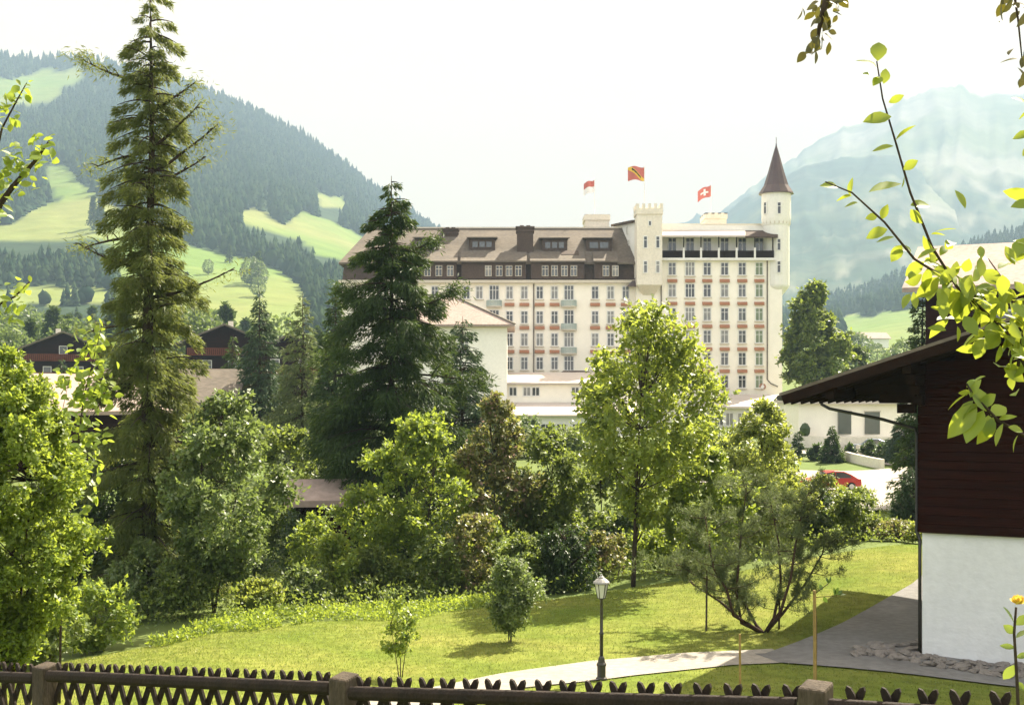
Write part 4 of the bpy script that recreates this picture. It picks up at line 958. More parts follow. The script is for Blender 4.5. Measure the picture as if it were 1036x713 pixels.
# ------------------------------------------------------------------ lamp post
lx, ly = PX(608.5, 30.0), 30.0; lz = gz(lx, ly)
zl = lambda py: PZ(py, 30)-lz
lp = thing('street_lamp', 'black iron garden lamp post with pale glass lantern beside the path', 'street lamp', (lx, ly, lz))
MB().lathe([(.13, -.1), (.13, .05), (.10, .08), (.10, .32), (.115, .34), (.115, .38), (.085, .42), (.07, .52), (.045, .56)], n=12).build('base', M['iron'], lp, smooth=False)
MB().lathe([(.042, .55), (.042, 1.05), (.052, 1.06), (.052, 1.10), (.038, 1.12), (.033, zl(605)-.04), (.055, zl(605)-.02), (.075, zl(605))], n=10).build('pole', M['iron'], lp, smooth=True)
MB().lathe([(.085, zl(605)+.01), (.155, zl(590)-.005)], n=6).build('lantern_glass', M['lampglass'], lp)
w = MB()
for k in range(6):
    a_ = math.pi/3*k; w.bar((.088*math.cos(a_), .088*math.sin(a_), zl(605)), (.16*math.cos(a_), .16*math.sin(a_), zl(590)), .014, .014)
w.lathe([(.09, zl(605)-.004), (.095, zl(605)+.012)], n=6); w.lathe([(.16, zl(590)-.012), (.165, zl(590)+.006)], n=6); w.build('lantern_frame', M['iron'], lp)
MB().lathe([(.20, zl(590)+.007), (.19, zl(589)+.02), (.12, zl(585.5)), (.07, zl(584.5)), (.075, zl(584)), (.04, zl(582.5)), (.012, zl(581.5)), (.025, zl(581)), (.0, zl(579.8))], n=12).build('lantern_roof', plain('lamp_cap', (.30, .29, .27), .35, .6), lp)
# stakes near the fence
def stake(label, px, pyt, d, r=.012, name='garden_stake'):
    x = PX(px, d); zb_ = gz(x, d); h = PZ(pyt, d)-zb_
    o = MB().tube([(0, 0, -.3), (.004, 0, h*.5), (0, 0, h)], [r*1.05, r, r*.95], 8).build(name, M['stake']); o.location = (x, d, zb_); return tag(o, label, 'stake'), h, (x, d, zb_)
st1, hs, sb = stake('tall yellow wooden stake topped by a few sprigs behind the fence', 824, 597, 9.2)
stake('short yellow wooden stake standing between the lamp and the taller stake', 748.5, 641, 9.6, .009)
for px, pt_, dd, lab in ((714.5, 577, 36.8, 'thin grey prop under the spreading pine, nearer the lamp'), (788, 598, 36.9, 'thin grey prop under the spreading pine, nearer the chalet')):
    x = PX(px, dd); zb_ = gz(x, dd); o = MB().tube([(0, 0, -.2), (.02, 0, PZ(pt_, dd)-zb_)], [.03, .025], 6).build('wooden_prop', M['post']); o.location = (x, dd, zb_); tag(o, lab, 'prop')

# ------------------------------------------------------------------ plants
def trunk_tube(mb, pts, r0, r1, n=7): mb.tube(pts, list(np.linspace(r0, r1, len(pts))), n)
def curve3(a, b, c, n=6):
    a, b, c = map(np.array, (a, b, c)); t = np.linspace(0, 1, n)[:, None]; return (1-t)**2*a+2*(1-t)*t*b+t*t*c
def broadleaf(name, label, px, d, top, hw, low, lm, nleaf, ls=.16, seed=1, cat='tree', stems=1, barkm='bark', group=None, ncl=60, crs=.24, prof=(.55, .45), tr=.0095, x_off=0, flat=.75, airy=1.0, basepx=None, fork=.25):
    """top/low: photo rows of the crown's top and underside, hw: half width in photo pixels"""
    ls *= 1.35; nleaf = int(nleaf*.85); crs *= .82; ncl = int(ncl*1.35); r = np.random.default_rng(seed); X = PX(px, d); Z0 = gz(PX(basepx if basepx else px, d), d); H = PZ(top, d)-Z0; zl_ = max(PZ(low, d)-Z0, .05*H); Rr = hw*d/F
    bx = PX(basepx, d)-X if basepx else 0
    base = (X+bx, d, Z0); t = thing(name, label, cat, base, 0, group)
    # clump centres
    C = []; tries = 0; ph = r.uniform(0, 6.28, 3)
    while len(C) < ncl and tries < 6000:
        tries += 1; h = r.random(); a = r.uniform(0, 6.28)
        env = (max(h, 1e-3)/prof[1])**.55 if h < prof[1] else max(0, (1-(h-prof[1])/(1-prof[1])))**prof[0]
        env *= 1+.22*math.sin(a*2+ph[0])+.15*math.sin(a*3+ph[1]+h*5)
        q = math.sqrt(r.uniform(.05, 1.0))*env*Rr*.88
        C.append((q*math.cos(a)-bx, q*math.sin(a), zl_+h*(H-zl_)*.95+.02*H, env))
    C = np.array(C); cr_ = Rr*crs*r.uniform(.65, 1.25, len(C))*np.clip(.45+C[:, 3]*.6, .35, 1.1)
    # trunk and limbs
    w = MB(); r0 = max(.02, H*tr)
    stemt = []
    for s_ in range(stems):
        a = 2*math.pi*s_/max(stems, 1)+ph[2]; sp = (Rr*fork if stems > 1 else Rr*.06)
        tip = np.array([sp*math.cos(a)-bx*.9, sp*math.sin(a), zl_+(H-zl_)*.72]); mid = np.array([sp*.35*math.cos(a)-bx*.2, sp*.35*math.sin(a), H*.3])
        pts = curve3((0.01*s_*H*.3, 0, -.3), mid, tip, 9); w.tube(pts, list(r0*(1 if stems == 1 else .8)*(1-.88*np.linspace(0, 1, 9)**.8)), 8); stemt.append(pts)
    for i in range(len(C)):
        if r.random() < .55*airy:
            sp = stemt[r.integers(len(stemt))]; jj = int(np.clip(np.searchsorted(sp[:, 2], C[i, 2]-Rr*.5), 2, 7)); a0 = sp[jj]
            c_ = C[i, :3]; m_ = (a0+c_)/2+np.array([0, 0, -.06*Rr]); w.tube(curve3(a0, m_, c_, 5), list(np.linspace(r0*.26, r0*.06, 5)), 5)
    w.build('trunk', M[barkm], t, smooth=True)
    # leaves
    wt = cr_**2; cnt = np.maximum(3, (nleaf*wt/wt.sum()).astype(int)); ci = np.repeat(np.arange(len(C)), cnt); n = len(ci)
    dv = unit(r.normal(size=(n, 3))); rad = cr_[ci]*r.random(n)**.42*1.1
    p = C[ci, :3]+dv*rad[:, None]*np.array([1, 1, flat])
    # leafy twigs reaching out of each clump
    NT = 7; cdir = unit(C[:, :3]-np.array([-bx, 0, zl_+(H-zl_)*.4])); tw_ = unit(r.normal(size=(len(C), NT, 3)).reshape(-1, 3)*.75+np.repeat(cdir, NT, 0)*.55+np.array([0, 0, .18])).reshape(len(C), NT, 3)
    tl_ = r.uniform(.8, 1.9, (len(C), NT)); kk_ = r.integers(0, NT, n); s_ = r.random(n)**.8
    pt_ = C[ci, :3]+tw_[ci, kk_]*(cr_[ci]*tl_[ci, kk_]*s_)[:, None]; pt_[:, 2] -= .18*cr_[ci]*s_*s_; pt_ += r.normal(0, 1, (n, 3))*(.13*cr_[ci]*(1.25-.8*s_))[:, None]
    pick = r.random(n) < .68; p[pick] = pt_[pick]; p[:, 2] = np.maximum(p[:, 2], .03)
    u = unit(dv*.7+r.normal(size=(n, 3))*.8+np.array([0, 0, -.3])); l = ls*r.uniform(.6, 1.25, n)
    side = r.normal(size=(n, 3))*.55+np.array([0, 0, 1.0])
    V, Fq = blades(p, u, l, l*.62, r, np.cross(u, np.cross(side, u))+1e-3)
    np_mesh('crown', V, Fq, M[lm], t)
    return t
def conifer(name, label, px, d, top, hw, lm, nbl, seed=1, cat='tree', droop=.35, up=.15, low=.06, dens=1.0, prof=1.0, bl=.38, bw=.06, gap=0.0, group=None, barkm='bark', irregular=.25, extra=None, hang=.2):
    r = np.random.default_rng(seed); X = PX(px, d); Z0 = gz(X, d); H = PZ(top, d)-Z0; Rr = hw*d/F
    base = (X, d, Z0); t = thing(name, label, cat, base, 0, group)
    nw = int(max(10, H/(.34 if H > 8 else .22))); zs_ = np.linspace(low*H, H*.985, nw)+r.normal(0, .03, nw)
    w = MB(); w.tube([(0, 0, -.4), (.05*r.normal(), .05*r.normal(), H*.4), (.06*r.normal(), .06*r.normal(), H*.75), (0, 0, H)], [H*.0125, H*.009, H*.0045, .012], 8)
    Pp = []; Uu = []; Ll = []
    br = []
    for z in zs_:
        f_ = (H-z)/H; nb = r.integers(5, 8) if f_ > .06 else 4; a0 = r.uniform(0, 6.28)
        for k in range(nb):
            if r.random() < gap: continue
            L = Rr*(f_**prof)*1.06*r.uniform(1-irregular*1.6, 1+irregular*.5)+.12
            br.append((z+r.normal(0, .26)*min(1, L), a0+2*math.pi*k/nb+r.normal(0, .25), L, up+r.normal(0, .16)))
    tot = sum(b_[2]**1.35 for b_ in br)
    for z, a, L, e in br:
        nn = max(4, int(nbl*L**1.35/tot)); s_ = np.sqrt(r.uniform(.03, 1, nn)); dirh = np.array([math.cos(a), math.sin(a), 0]); perp = np.array([-math.sin(a), math.cos(a), 0])
        zc = lambda q: L*(q*e-droop*q*q+.16*np.clip(q-.7, 0, 1)**2*3)
        lat = r.normal(0, 1, nn)*.20*L*(1.05-s_*.75); lat = np.clip(lat, -.5*L, .5*L)
        P_ = np.outer(s_*L, dirh)+np.outer(lat, perp); P_[:, 2] = z+zc(s_)-.22*np.abs(lat)-r.random(nn)**1.3*hang*L*(.3+.7*s_)-r.random(nn)*.12
        U_ = np.outer(np.ones(nn)*.75, dirh)+np.outer(np.sign(lat)*.55, perp)+r.normal(0, .25, (nn, 3)); U_[:, 2] += -.35-hang*1.6+r.normal(0, .3, nn)
        Pp.append(P_); Uu.append(U_); Ll.append(np.full(nn, bl)*r.uniform(.6, 1.2, nn)*(0.55+.45*min(1, L)))
        if L > .5: q = np.linspace(0, .92, 5); w.tube([(dirh*L*qq)+np.array([0, 0, z+zc(qq)]) for qq in q], list(np.linspace(min(.03+.008*L, .07), .01, 5)), 4)
    if extra:
        for hz_, a, L, e, nn in extra:      # long, half-bare limbs
            z = H*hz_; dirh = np.array([math.cos(a), math.sin(a), 0]); q = np.linspace(0, 1, 8)
            pp = [dirh*L*qq+np.array([.02*math.sin(9*qq), .05*math.sin(7*qq), z+L*(e*qq+.25*qq*qq*(1 if e > 0 else -.4))]) for qq in q]; w.tube(pp, list(np.linspace(.075, .018, 8)), 5)
            for qq in (.45, .6, .72, .84, .93):
                b0 = dirh*L*qq+np.array([0, 0, z+L*(e*qq+.25*qq*qq*(1 if e > 0 else -.4))]); sg = r.choice([-1, 1]); tw = b0+np.array([dirh[0]*.35-sg*dirh[1]*.6, dirh[1]*.35+sg*dirh[0]*.6, r.uniform(-.1, .5)])*L*.28; w.tube([b0, (b0+tw)/2+np.array([0, 0, .05]), tw], [.028, .02, .008], 4)
                m_ = nn//5; P_ = b0+(tw-b0)*r.random((m_, 1))*1.05+r.normal(0, .14, (m_, 3)); Pp.append(P_); Uu.append(r.normal(size=(m_, 3))+np.array([0, 0, -.5])+dirh*.6); Ll.append(np.full(m_, bl*.9))
            m_ = nn//2; P_ = np.array(pp)[-1]+r.normal(0, .3, (m_, 3))*np.array([1, 1, .8]); Pp.append(P_); Uu.append(r.normal(size=(m_, 3))+dirh+np.array([0, 0, -.3])); Ll.append(np.full(m_, bl*.9))
    w.build('trunk', M[barkm], t, smooth=True)
    p = np.concatenate(Pp); u = np.concatenate(Uu); l = np.concatenate(Ll)
    V, Fq = blades(p, u, l, bw*r.uniform(.7, 1.3, len(p)), r); np_mesh('crown', V, Fq, M[lm], t); return t

# the tall half-bare conifer and the spruces
conifer('larch_tree', 'tallest conifer, thin olive crown with long bare limbs', 152, 45, -14, 58, 'n_larch', 115000, 3, prof=.40, droop=.45, up=.24, low=.04, bl=.25, bw=.034, gap=.12, irregular=.55, hang=.26,
        extra=[(.845, 3.35, 2.3, .05, 260), (.735, 2.9, 2.2, -.12, 140), (.70, .25, 2.3, .55, 220), (.74, -.35, 2.0, .45, 160), (.60, 3.0, 2.6, -.06, 80), (.545, 3.3, 2.4, .10, 60), (.50, .1, 2.9, .12, 60), (.68, .1, 1.9, .3, 110), (.80, -.1, 1.6, .35, 140), (.46, 2.8, 2.8, -.02, 60)])
conifer('spruce_tree', 'big dark spruce standing before the hotel\'s long wing', 396, 60, 178, 95, 'n_spruce', 130000, 7, prof=.70, droop=.36, up=.18, bl=.36, bw=.05, irregular=.55, gap=.1, hang=.26,
        extra=[(.80, .2, 1.9, .1, 300), (.72, 3.3, 2.4, -.02, 300), (.655, -.2, 3.1, .06, 400), (.56, 3.0, 3.3, -.05, 400), (.50, .15, 4.2, 0, 500)])
conifer('spruce_tree', 'paler blue-green spruce beside the big dark spruce, before the pavilion', 468, 74, 320, 62, 'n_blue', 26000, 8, prof=.7, droop=.3, bl=.42, bw=.075)
conifer('spruce_tree', 'slim young spruce in front of the shaded chalet', 263, 108, 292, 36, 'n_blue', 13000, 9, prof=.8, bl=.5, bw=.1, irregular=.3)
conifer('spruce_tree', 'young yellowish spruce with visible stem beside the big dark spruce', 306, 95, 296, 44, 'n_pine', 14000, 10, prof=.8, bl=.45, bw=.08, gap=.1, irregular=.35)
conifer('spruce_tree', 'dark narrow spruce tucked between yellowish spruce and big spruce', 340, 88, 282, 40, 'n_spruce', 15000, 11, prof=.8, bl=.45, bw=.09)
conifer('spruce_tree', 'small dark spruce top just left of the slim young one', 236, 118, 338, 26, 'n_spruce', 7000, 12, prof=.8, bl=.5, bw=.1)
conifer('spruce_tree', 'small spruce before the balconies of the gabled chalet', 62, 120, 362, 28, 'n_blue', 7000, 13, prof=.8, bl=.5, bw=.1)
conifer('spruce_tree', 'dark spruce crown rising behind the chalet eave near the pink roof', 934, 80, 286, 30, 'n_spruce', 12000, 14, prof=.6, bl=.36, bw=.08)
conifer('spruce_tree', 'little spruce on the green bank by the ramp wall', 842, 128, 430, 13, 'n_spruce', 3000, 15, prof=.8, bl=.5, bw=.11, cat='young tree')
conifer('spruce_tree', 'blue-green spruce at the end of the curved building', 915, 122, 418, 26, 'n_blue', 6500, 16, prof=.65, bl=.5, bw=.12)
conifer('cypress_shrub', 'thin dark columnar conifer at the corner of the curved building', 807, 132, 436, 5, 'n_spruce', 1800, 17, prof=.25, bl=.35, bw=.1, cat='shrub')
conifer('cypress_shrub', 'grey-green pointed conifer at the chalet wall behind the lawn', 924, 60, 478, 19, 'n_blue', 9000, 18, prof=.4, droop=-.25, up=.5, low=.02, bl=.22, bw=.05, cat='shrub')
conifer('cypress_shrub', 'dark green juniper beside the lamp, at the lawn edge', 569, 47.5, 538, 33, 'l_dark', 9000, 19, prof=.42, droop=-.2, up=.55, low=.01, bl=.22, bw=.06, cat='shrub')
conifer('cypress_shrub', 'small pointed spruce among shrubs beside the curved wall', 932, 118, 440, 12, 'n_spruce', 2500, 20, prof=.8, bl=.4, bw=.1, cat='shrub')

# broadleaf trees
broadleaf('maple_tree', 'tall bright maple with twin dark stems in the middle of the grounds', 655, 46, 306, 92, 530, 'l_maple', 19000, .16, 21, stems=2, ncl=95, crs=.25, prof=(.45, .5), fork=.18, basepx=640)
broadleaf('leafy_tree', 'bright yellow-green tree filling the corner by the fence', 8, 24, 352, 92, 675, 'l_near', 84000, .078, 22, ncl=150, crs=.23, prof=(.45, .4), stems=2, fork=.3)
broadleaf('leafy_tree', 'tree with low forked trunk beside the lawn edge', 228, 43, 398, 84, 585, 'l_blue', 24000, .14, 23, ncl=80, crs=.23, prof=(.5, .45), basepx=216, fork=.35, stems=2)
broadleaf('leafy_tree', 'rounded yellow-green tree in front of the big dark spruce', 424, 50, 414, 76, 590, 'l_near', 21000, .15, 24, ncl=80, crs=.24, prof=(.6, .35), stems=2)
broadleaf('lilac_tree', 'mottled pinkish-green tree between yellow-green tree and maple', 500, 52, 395, 44, 590, 'l_lilac', 15000, .15, 25, ncl=60, crs=.27, prof=(.5, .4))
broadleaf('leafy_tree', 'dense mid-green tree in front of the terrace roofs', 556, 53, 430, 56, 580, 'l_mid', 16000, .15, 26, ncl=65, crs=.26, prof=(.5, .45))
broadleaf('leafy_tree', 'feathery light green tree in front of the low annex', 773, 56, 404, 58, 565, 'l_yel', 17000, .14, 27, ncl=75, crs=.22, prof=(.6, .4))
broadleaf('leafy_tree', 'bushy green tree between the maple and the spreading pine', 706, 50, 448, 58, 590, 'l_near', 16000, .15, 28, ncl=65, crs=.26, prof=(.5, .45))
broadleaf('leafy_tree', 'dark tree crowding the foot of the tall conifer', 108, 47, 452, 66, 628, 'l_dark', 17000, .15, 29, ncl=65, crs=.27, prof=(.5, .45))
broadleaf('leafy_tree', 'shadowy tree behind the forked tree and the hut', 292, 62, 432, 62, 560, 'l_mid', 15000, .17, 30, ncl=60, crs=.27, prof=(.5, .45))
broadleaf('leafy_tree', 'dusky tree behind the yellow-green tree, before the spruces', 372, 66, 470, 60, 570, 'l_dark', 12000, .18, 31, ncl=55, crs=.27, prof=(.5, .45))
broadleaf('leafy_tree', 'darker tree half hidden behind the maple', 610, 60, 452, 62, 570, 'l_mid', 14000, .17, 32, ncl=55, crs=.27, prof=(.5, .45))
broadleaf('leafy_tree', 'tree beyond the bushes before the drive and red car', 750, 74, 440, 52, 520, 'l_yel', 11000, .19, 33, ncl=50, crs=.27, prof=(.5, .45))
broadleaf('poplar_tree', 'large lone tree beside the round turret, far behind', 823, 172, 283, 37, 402, 'l_mid', 15000, .5, 34, ncl=75, crs=.27, prof=(.6, .35))
broadleaf('leafy_tree', 'small tree beside the hotel, behind the dark chalet gable', 868, 178, 352, 22, 400, 'l_far', 5000, .5, 35, ncl=30, crs=.3, prof=(.5, .45))
for i, (px, d, top, hw, lab) in enumerate(((530, 128, 425, 38, 'round shrubby tree below the lower terrace roof'), (590, 125, 432, 40, 'dark garden tree at the terrace corner behind the maple'), (480, 120, 430, 40, 'garden tree at the pavilion foot'),
        (700, 135, 428, 40, 'garden tree hiding the base of the tall wing'), (420, 128, 424, 40, 'garden tree behind the big spruce'), (20, 150, 400, 34, 'green tree below the gabled chalet'), (120, 150, 392, 36, 'green tree beside the cottage roof'),
        (180, 140, 404, 30, 'green tree under the chalet with white shutters'), (250, 140, 398, 32, 'green tree below the slim young spruce'), (320, 135, 405, 36, 'green tree between the young spruces'))):
    broadleaf('garden_tree', lab, px, d, top, hw, top+75, 'l_mid' if i % 2 else 'l_far', 6000, .34, 40+i, ncl=36, crs=.3, prof=(.5, .45))
# hazy trees on the valley floor
rt = np.random.default_rng(77)
tproto = []
for k in range(5):
    rounds = k > 2; tv, tf = (round_template(80+k) if rounds else forest_template(80+k, 9, 5))
    t = thing('valley_tree', 'hazy tree on the valley floor', 'tree'); r_ = np.random.default_rng(k)
    n = 1400; idx = r_.integers(0, len(tf), n); b_ = r_.dirichlet((1, 1, 1), n); p = (tv[tf[idx]]*b_[:, :, None]).sum(1)*(np.array([1.1, 1.1, 1]) if rounds else 1)+r_.normal(0, .015, (n, 3))
    V, Fq = blades(p, r_.normal(size=(n, 3))+np.array([0, 0, -.3]), r_.uniform(.05, .09, n), r_.uniform(.03, .05, n), r_)
    np_mesh('crown', V, Fq, M['l_far' if rounds else 'n_spruce'], t); MB().tube([(0, 0, -.05), (0, 0, .8)], [.025, .008], 5).build('trunk', M['bark'], t); tproto.append(t)
nv = 0
def valley_tree(px, d, h, kind, lab, z=None):
    global nv
    x = PX(px, d); t = tproto[kind] if kind not in used_k else dup(tproto[kind]); used_k.add(kind); t.location = (x, d, gz(x, d) if z is None else z); t.scale = (h*rt.uniform(.85, 1.15), h, h); t.rotation_euler = (0, 0, rt.uniform(0, 6.28))
    tag(t, lab, 'tree', 'trees on the valley floor'); nv += 1
used_k = set()
for i in range(70):
    d = rt.uniform(240, 560); px = rt.uniform(-25, 130) if i < 44 else rt.uniform(190, 350)
    valley_tree(px, d, rt.uniform(11, 20), int(rt.choice([0, 1, 2, 3, 4])), 'hazy tree on the valley floor behind the dark chalets')
for i in range(16):
    d = rt.uniform(260, 560); valley_tree(rt.uniform(820, 930), d, rt.uniform(8, 15), int(rt.choice([0, 3, 4])), 'hazy tree on the valley floor between turret and dark eave')
def on_hill(g, px, py):
    X, D, Z = g; a = CX+F*X/D; b = HY-F*(Z-CZ)/D; k = np.argmin((a-px)**2+(b-py)**2); return X.ravel()[k], D.ravel()[k], Z.ravel()[k]
for px, py, h, kd, lab in ((252, 290, 22, 3, 'round tree in the clump on the bright pasture'), (258, 292, 20, 4, 'second round tree of the clump on the bright pasture'), (262, 288, 24, 0, 'conifer of the clump on the bright pasture'),
        (212, 278, 12, 3, 'small round tree below the tiny white farmhouse'), (233, 266, 16, 1, 'conifer beside the tiny white farmhouse'), (92, 232, 30, 0, 'pair-standing conifer on the upper pasture by the larch'), (99, 234, 32, 1, 'second conifer on the upper pasture by the larch'), (262, 302, 14, 4, 'single round bush low on the bright pasture'), (190, 300, 15, 2, 'conifer low on the pasture behind the larch')):
    x, d, z = on_hill(gL, px, py); t = dup(tproto[kd]); t.name = 'meadow_tree'; t.location = (x, d, z); t.scale = (h, h, h); tag(t, lab, 'tree', 'lone trees on the pasture')

# shrubs
def shrub(label, px, d, top, hw, lm, n, ls=.1, seed=1, low=None, cat='shrub', ncl=34, crs=.33, prof=(.45, .4), **k):
    x = PX(px, d); lowpy = HY-F*(gz(x, d)+.04-CZ)/d if low is None else low
    return broadleaf('shrub', label, px, d, top, hw, lowpy, lm, n, ls, seed, cat, ncl=ncl, crs=crs, prof=prof, tr=.012, **k)
shrub('upright green bush standing alone on the open lawn', 516, 35.2, 566, 36, 'l_blue', 9500, .08, 50, stems=3, low=636, ncl=50, crs=.36, prof=(.35, .55))
shrub('slender leafy sapling on the lawn just behind the fence post', 405, 30.5, 606, 24, 'l_near', 1700, .075, 51, low=662, stems=3, ncl=30, crs=.3, fork=.55, cat='sapling')
shrub('dark bushy shrub at the drive edge beside the pine', 826, 57, 494, 26, 'l_dark', 6000, .12, 52)
shrub('rounded green shrub on the lawn edge beyond the pine', 868, 56, 496, 36, 'l_mid', 9000, .11, 53)
shrub('pale flowering low shrub next to the rounded green shrub', 903, 55, 528, 22, 'l_lilac', 4000, .1, 54)
shrub('light green low shrub against the chalet corner', 930, 54, 530, 20, 'l_yel', 3500, .1, 55)
shrub('golden-topped shrub just in front of the red car', 836, 62, 481, 30, 'l_yel', 5500, .12, 56)
SH = [(318, 50, 522, 34, 'l_near'), (150, 43, 545, 40, 'l_blue'), (188, 42, 562, 34, 'l_mid'), (95, 37, 590, 48, 'l_near'), (50, 34, 600, 45, 'l_mid'), (262, 43, 588, 30, 'l_yel'), (300, 45, 575, 34, 'l_blue'), (338, 47, 540, 36, 'l_near'), (375, 48, 555, 36, 'l_mid'),
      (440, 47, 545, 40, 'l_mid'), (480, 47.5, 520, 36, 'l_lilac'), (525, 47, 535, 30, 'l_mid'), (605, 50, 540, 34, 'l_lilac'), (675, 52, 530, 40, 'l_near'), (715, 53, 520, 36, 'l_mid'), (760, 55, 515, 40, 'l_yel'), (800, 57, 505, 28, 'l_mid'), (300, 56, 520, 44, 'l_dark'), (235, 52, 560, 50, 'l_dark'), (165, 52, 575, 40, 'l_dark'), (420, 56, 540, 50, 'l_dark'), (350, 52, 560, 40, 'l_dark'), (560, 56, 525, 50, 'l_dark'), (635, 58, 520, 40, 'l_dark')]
WHERE = ['bright shrub hiding the wall of the garden hut', 'silvery shrub beneath the tall conifer', 'mid-green shrub against the forked trunk', 'bright shrub below the corner tree', 'leafy shrub at the fence under the corner tree', 'yellow-green shrub right of the forked trunk', 'silvery shrub where the lawn narrows', 'bright shrub beneath the garden hut',
         'green shrub at the left skirt of the yellow-green tree', 'green shrub beneath the yellow-green tree', 'blossom-flecked shrub beside the lone lawn bush', 'green shrub just left of the juniper', 'blossom-flecked shrub beside the maple stems', 'bright shrub behind the maple stems', 'green shrub behind the pine crown', 'yellow-green shrub behind the pine', 'green shrub between pine and dark shrub',
         'dark undergrowth bush before the hut', 'dark undergrowth bush behind the forked trunk', 'dark undergrowth bush at the conifer foot', 'dark undergrowth bush behind the yellow-green tree', 'dark undergrowth bush below the hut path', 'dark undergrowth bush behind the juniper', 'dark undergrowth bush behind the maple stems']
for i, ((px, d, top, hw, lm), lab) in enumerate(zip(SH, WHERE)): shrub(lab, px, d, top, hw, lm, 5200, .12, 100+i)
for i, (px, d, top, hw, lab) in enumerate(((880, 126, 446, 9, 'small clipped shrub by the tan wall'), (860, 130, 450, 7, 'tiny dark shrub on the bank'), (826, 131, 450, 9, 'dark little bush on the green bank'), (898, 124, 448, 16, 'loose shrub beneath the curved building'), (950, 122, 452, 18, 'shrub behind the chalet wall by the drive'))):
    shrub(lab, px, d, top, hw, 'l_dark', 1200, .25, 140+i)
# low ground cover along the upper lawn edge
r = np.random.default_rng(8); n = 26000; u = r.random(n); v = r.random(n)
LF = np.array(LAWN_FAR, float); tt = np.linspace(0, 1, len(LF)); gx = np.interp(u*.62+.1, tt, LF[:, 0]); gy = np.interp(u*.62+.1, tt, LF[:, 1])+v*3.4-.6+.5*np.sin(u*40)
k = vnoise(gx*.55, gy*.55, 14)+.5*vnoise(gx*1.9, gy*1.9, 15)-.15*np.abs(gx+5) > .12; gx, gy = gx[k], gy[k]; n = len(gx)
p = np.c_[gx, gy, ground(gx, gy)+r.random(n)**1.6*.42*(.4+.6*vnoise(gx*1.3, gy*1.3, 4))]
V, Fq = blades(p, r.normal(size=(n, 3))+np.array([0, 0, .6]), r.uniform(.06, .15, n), r.uniform(.04, .08, n), r)
o = np_mesh('ground_cover', V, Fq, M['l_near']); tag(o, 'leafy yellow-green ground cover fringing the upper lawn edge', 'ground cover', kind='stuff')
n = 60000; gy = r.uniform(40, 80, n); gx = (r.random(n)*1.0-.5)*gy*.9; zz = ground(gx, gy)
k = (gy > np.interp(gx, LF[:, 0], LF[:, 1])+1.5); gx, gy, zz = gx[k], gy[k], zz[k]; n = len(gx); hh = r.random(n)**1.5*.9*(.3+.7*vnoise(gx*.6, gy*.6, 2))
V, Fq = blades(np.c_[gx, gy, zz+hh], r.normal(size=(n, 3))+np.array([0, 0, .4]), r.uniform(.1, .2, n), r.uniform(.06, .11, n), r)
o = np_mesh('undergrowth', V, Fq, M['l_mid']); tag(o, 'rough green undergrowth below the trees beyond the lawn', 'undergrowth', kind='stuff')

# spreading pine on the lawn
pxb, db = 772, 36.5; pb_ = (PX(pxb, db), db, gz(PX(pxb, db), db))
pn = thing('pine_tree', 'low spreading pine with several curved stems on the lawn by the chalet path', 'tree', pb_)
q = lambda px, py, dd=0: np.array([PX(px, db+dd)-pb_[0], dd, PZ(py, db+dd)-pb_[2]])
w = MB(); r = np.random.default_rng(31); tips = []
STEMS = [[(772, 640, 0), (750, 630, 0), (745, 600, .2), (748, 560, .3), (752, 520, .2), (756, 488, .1)],
         [(772, 640, 0), (742, 622, -.3), (735, 596, -.4), (722, 575, -.6), (716, 540, -.6), (713, 520, -.5)],
         [(772, 640, 0), (765, 632, .3), (748, 600, .6), (728, 590, .7), (700, 580, .6), (682, 568, .5)],
         [(774, 640, 0), (790, 618, -.2), (800, 585, -.3), (805, 550, -.4), (812, 515, -.3), (818, 498, -.2)],
         [(774, 640, 0), (783, 625, .4), (790, 590, .6), (788, 550, .7), (782, 520, .7), (778, 498, .6)],
         [(774, 640, 0), (792, 620, .5), (815, 590, .8), (832, 560, .9), (838, 535, .9)],
         [(772, 640, 0), (752, 628, .5), (728, 608, 1.0), (700, 590, 1.2), (690, 575, 1.2)]]
for s_ in STEMS:
    pts = np.array([q(*k) for k in s_]); w.tube(pts, list(np.linspace(.055, .010, len(pts))), 7)
    for j in range(2, len(pts)):
        for _ in range(8 if j > 2 else 5):
            f_ = r.random(); b0 = pts[j-1]*(1-f_)+pts[j]*f_; tw = b0+np.array([r.normal(0, .45), r.normal(0, .55), r.uniform(-.05, .45)]); w.tube([b0, (b0+tw)/2+np.array([0, 0, -.08]), tw], [.014, .01, .006], 4)
            for f2 in (.5, .75, 1.0, 1.15): tips.append(b0+(tw-b0)*f2)
    tips.append(pts[-1]+np.array([0, 0, .2]))
w.build('trunk', M['pinebark'], pn, smooth=True)
tips = np.array(tips); nt_ = 60; ci = np.repeat(np.arange(len(tips)), nt_); n = len(ci)
ax = unit(r.normal(0, .5, (len(tips), 3))+np.array([0, 0, 1.0]))
f_ = r.random(n)[:, None]; p = tips[ci]+ax[ci]*(f_-.4)*.34+r.normal(0, .03, (n, 3)); u = unit(ax[ci]*.8+r.normal(size=(n, 3))*.75)
V, Fq = blades(p, u, r.uniform(.08, .16, n), .017, r); np_mesh('crown', V, Fq, M['n_pine'], pn)

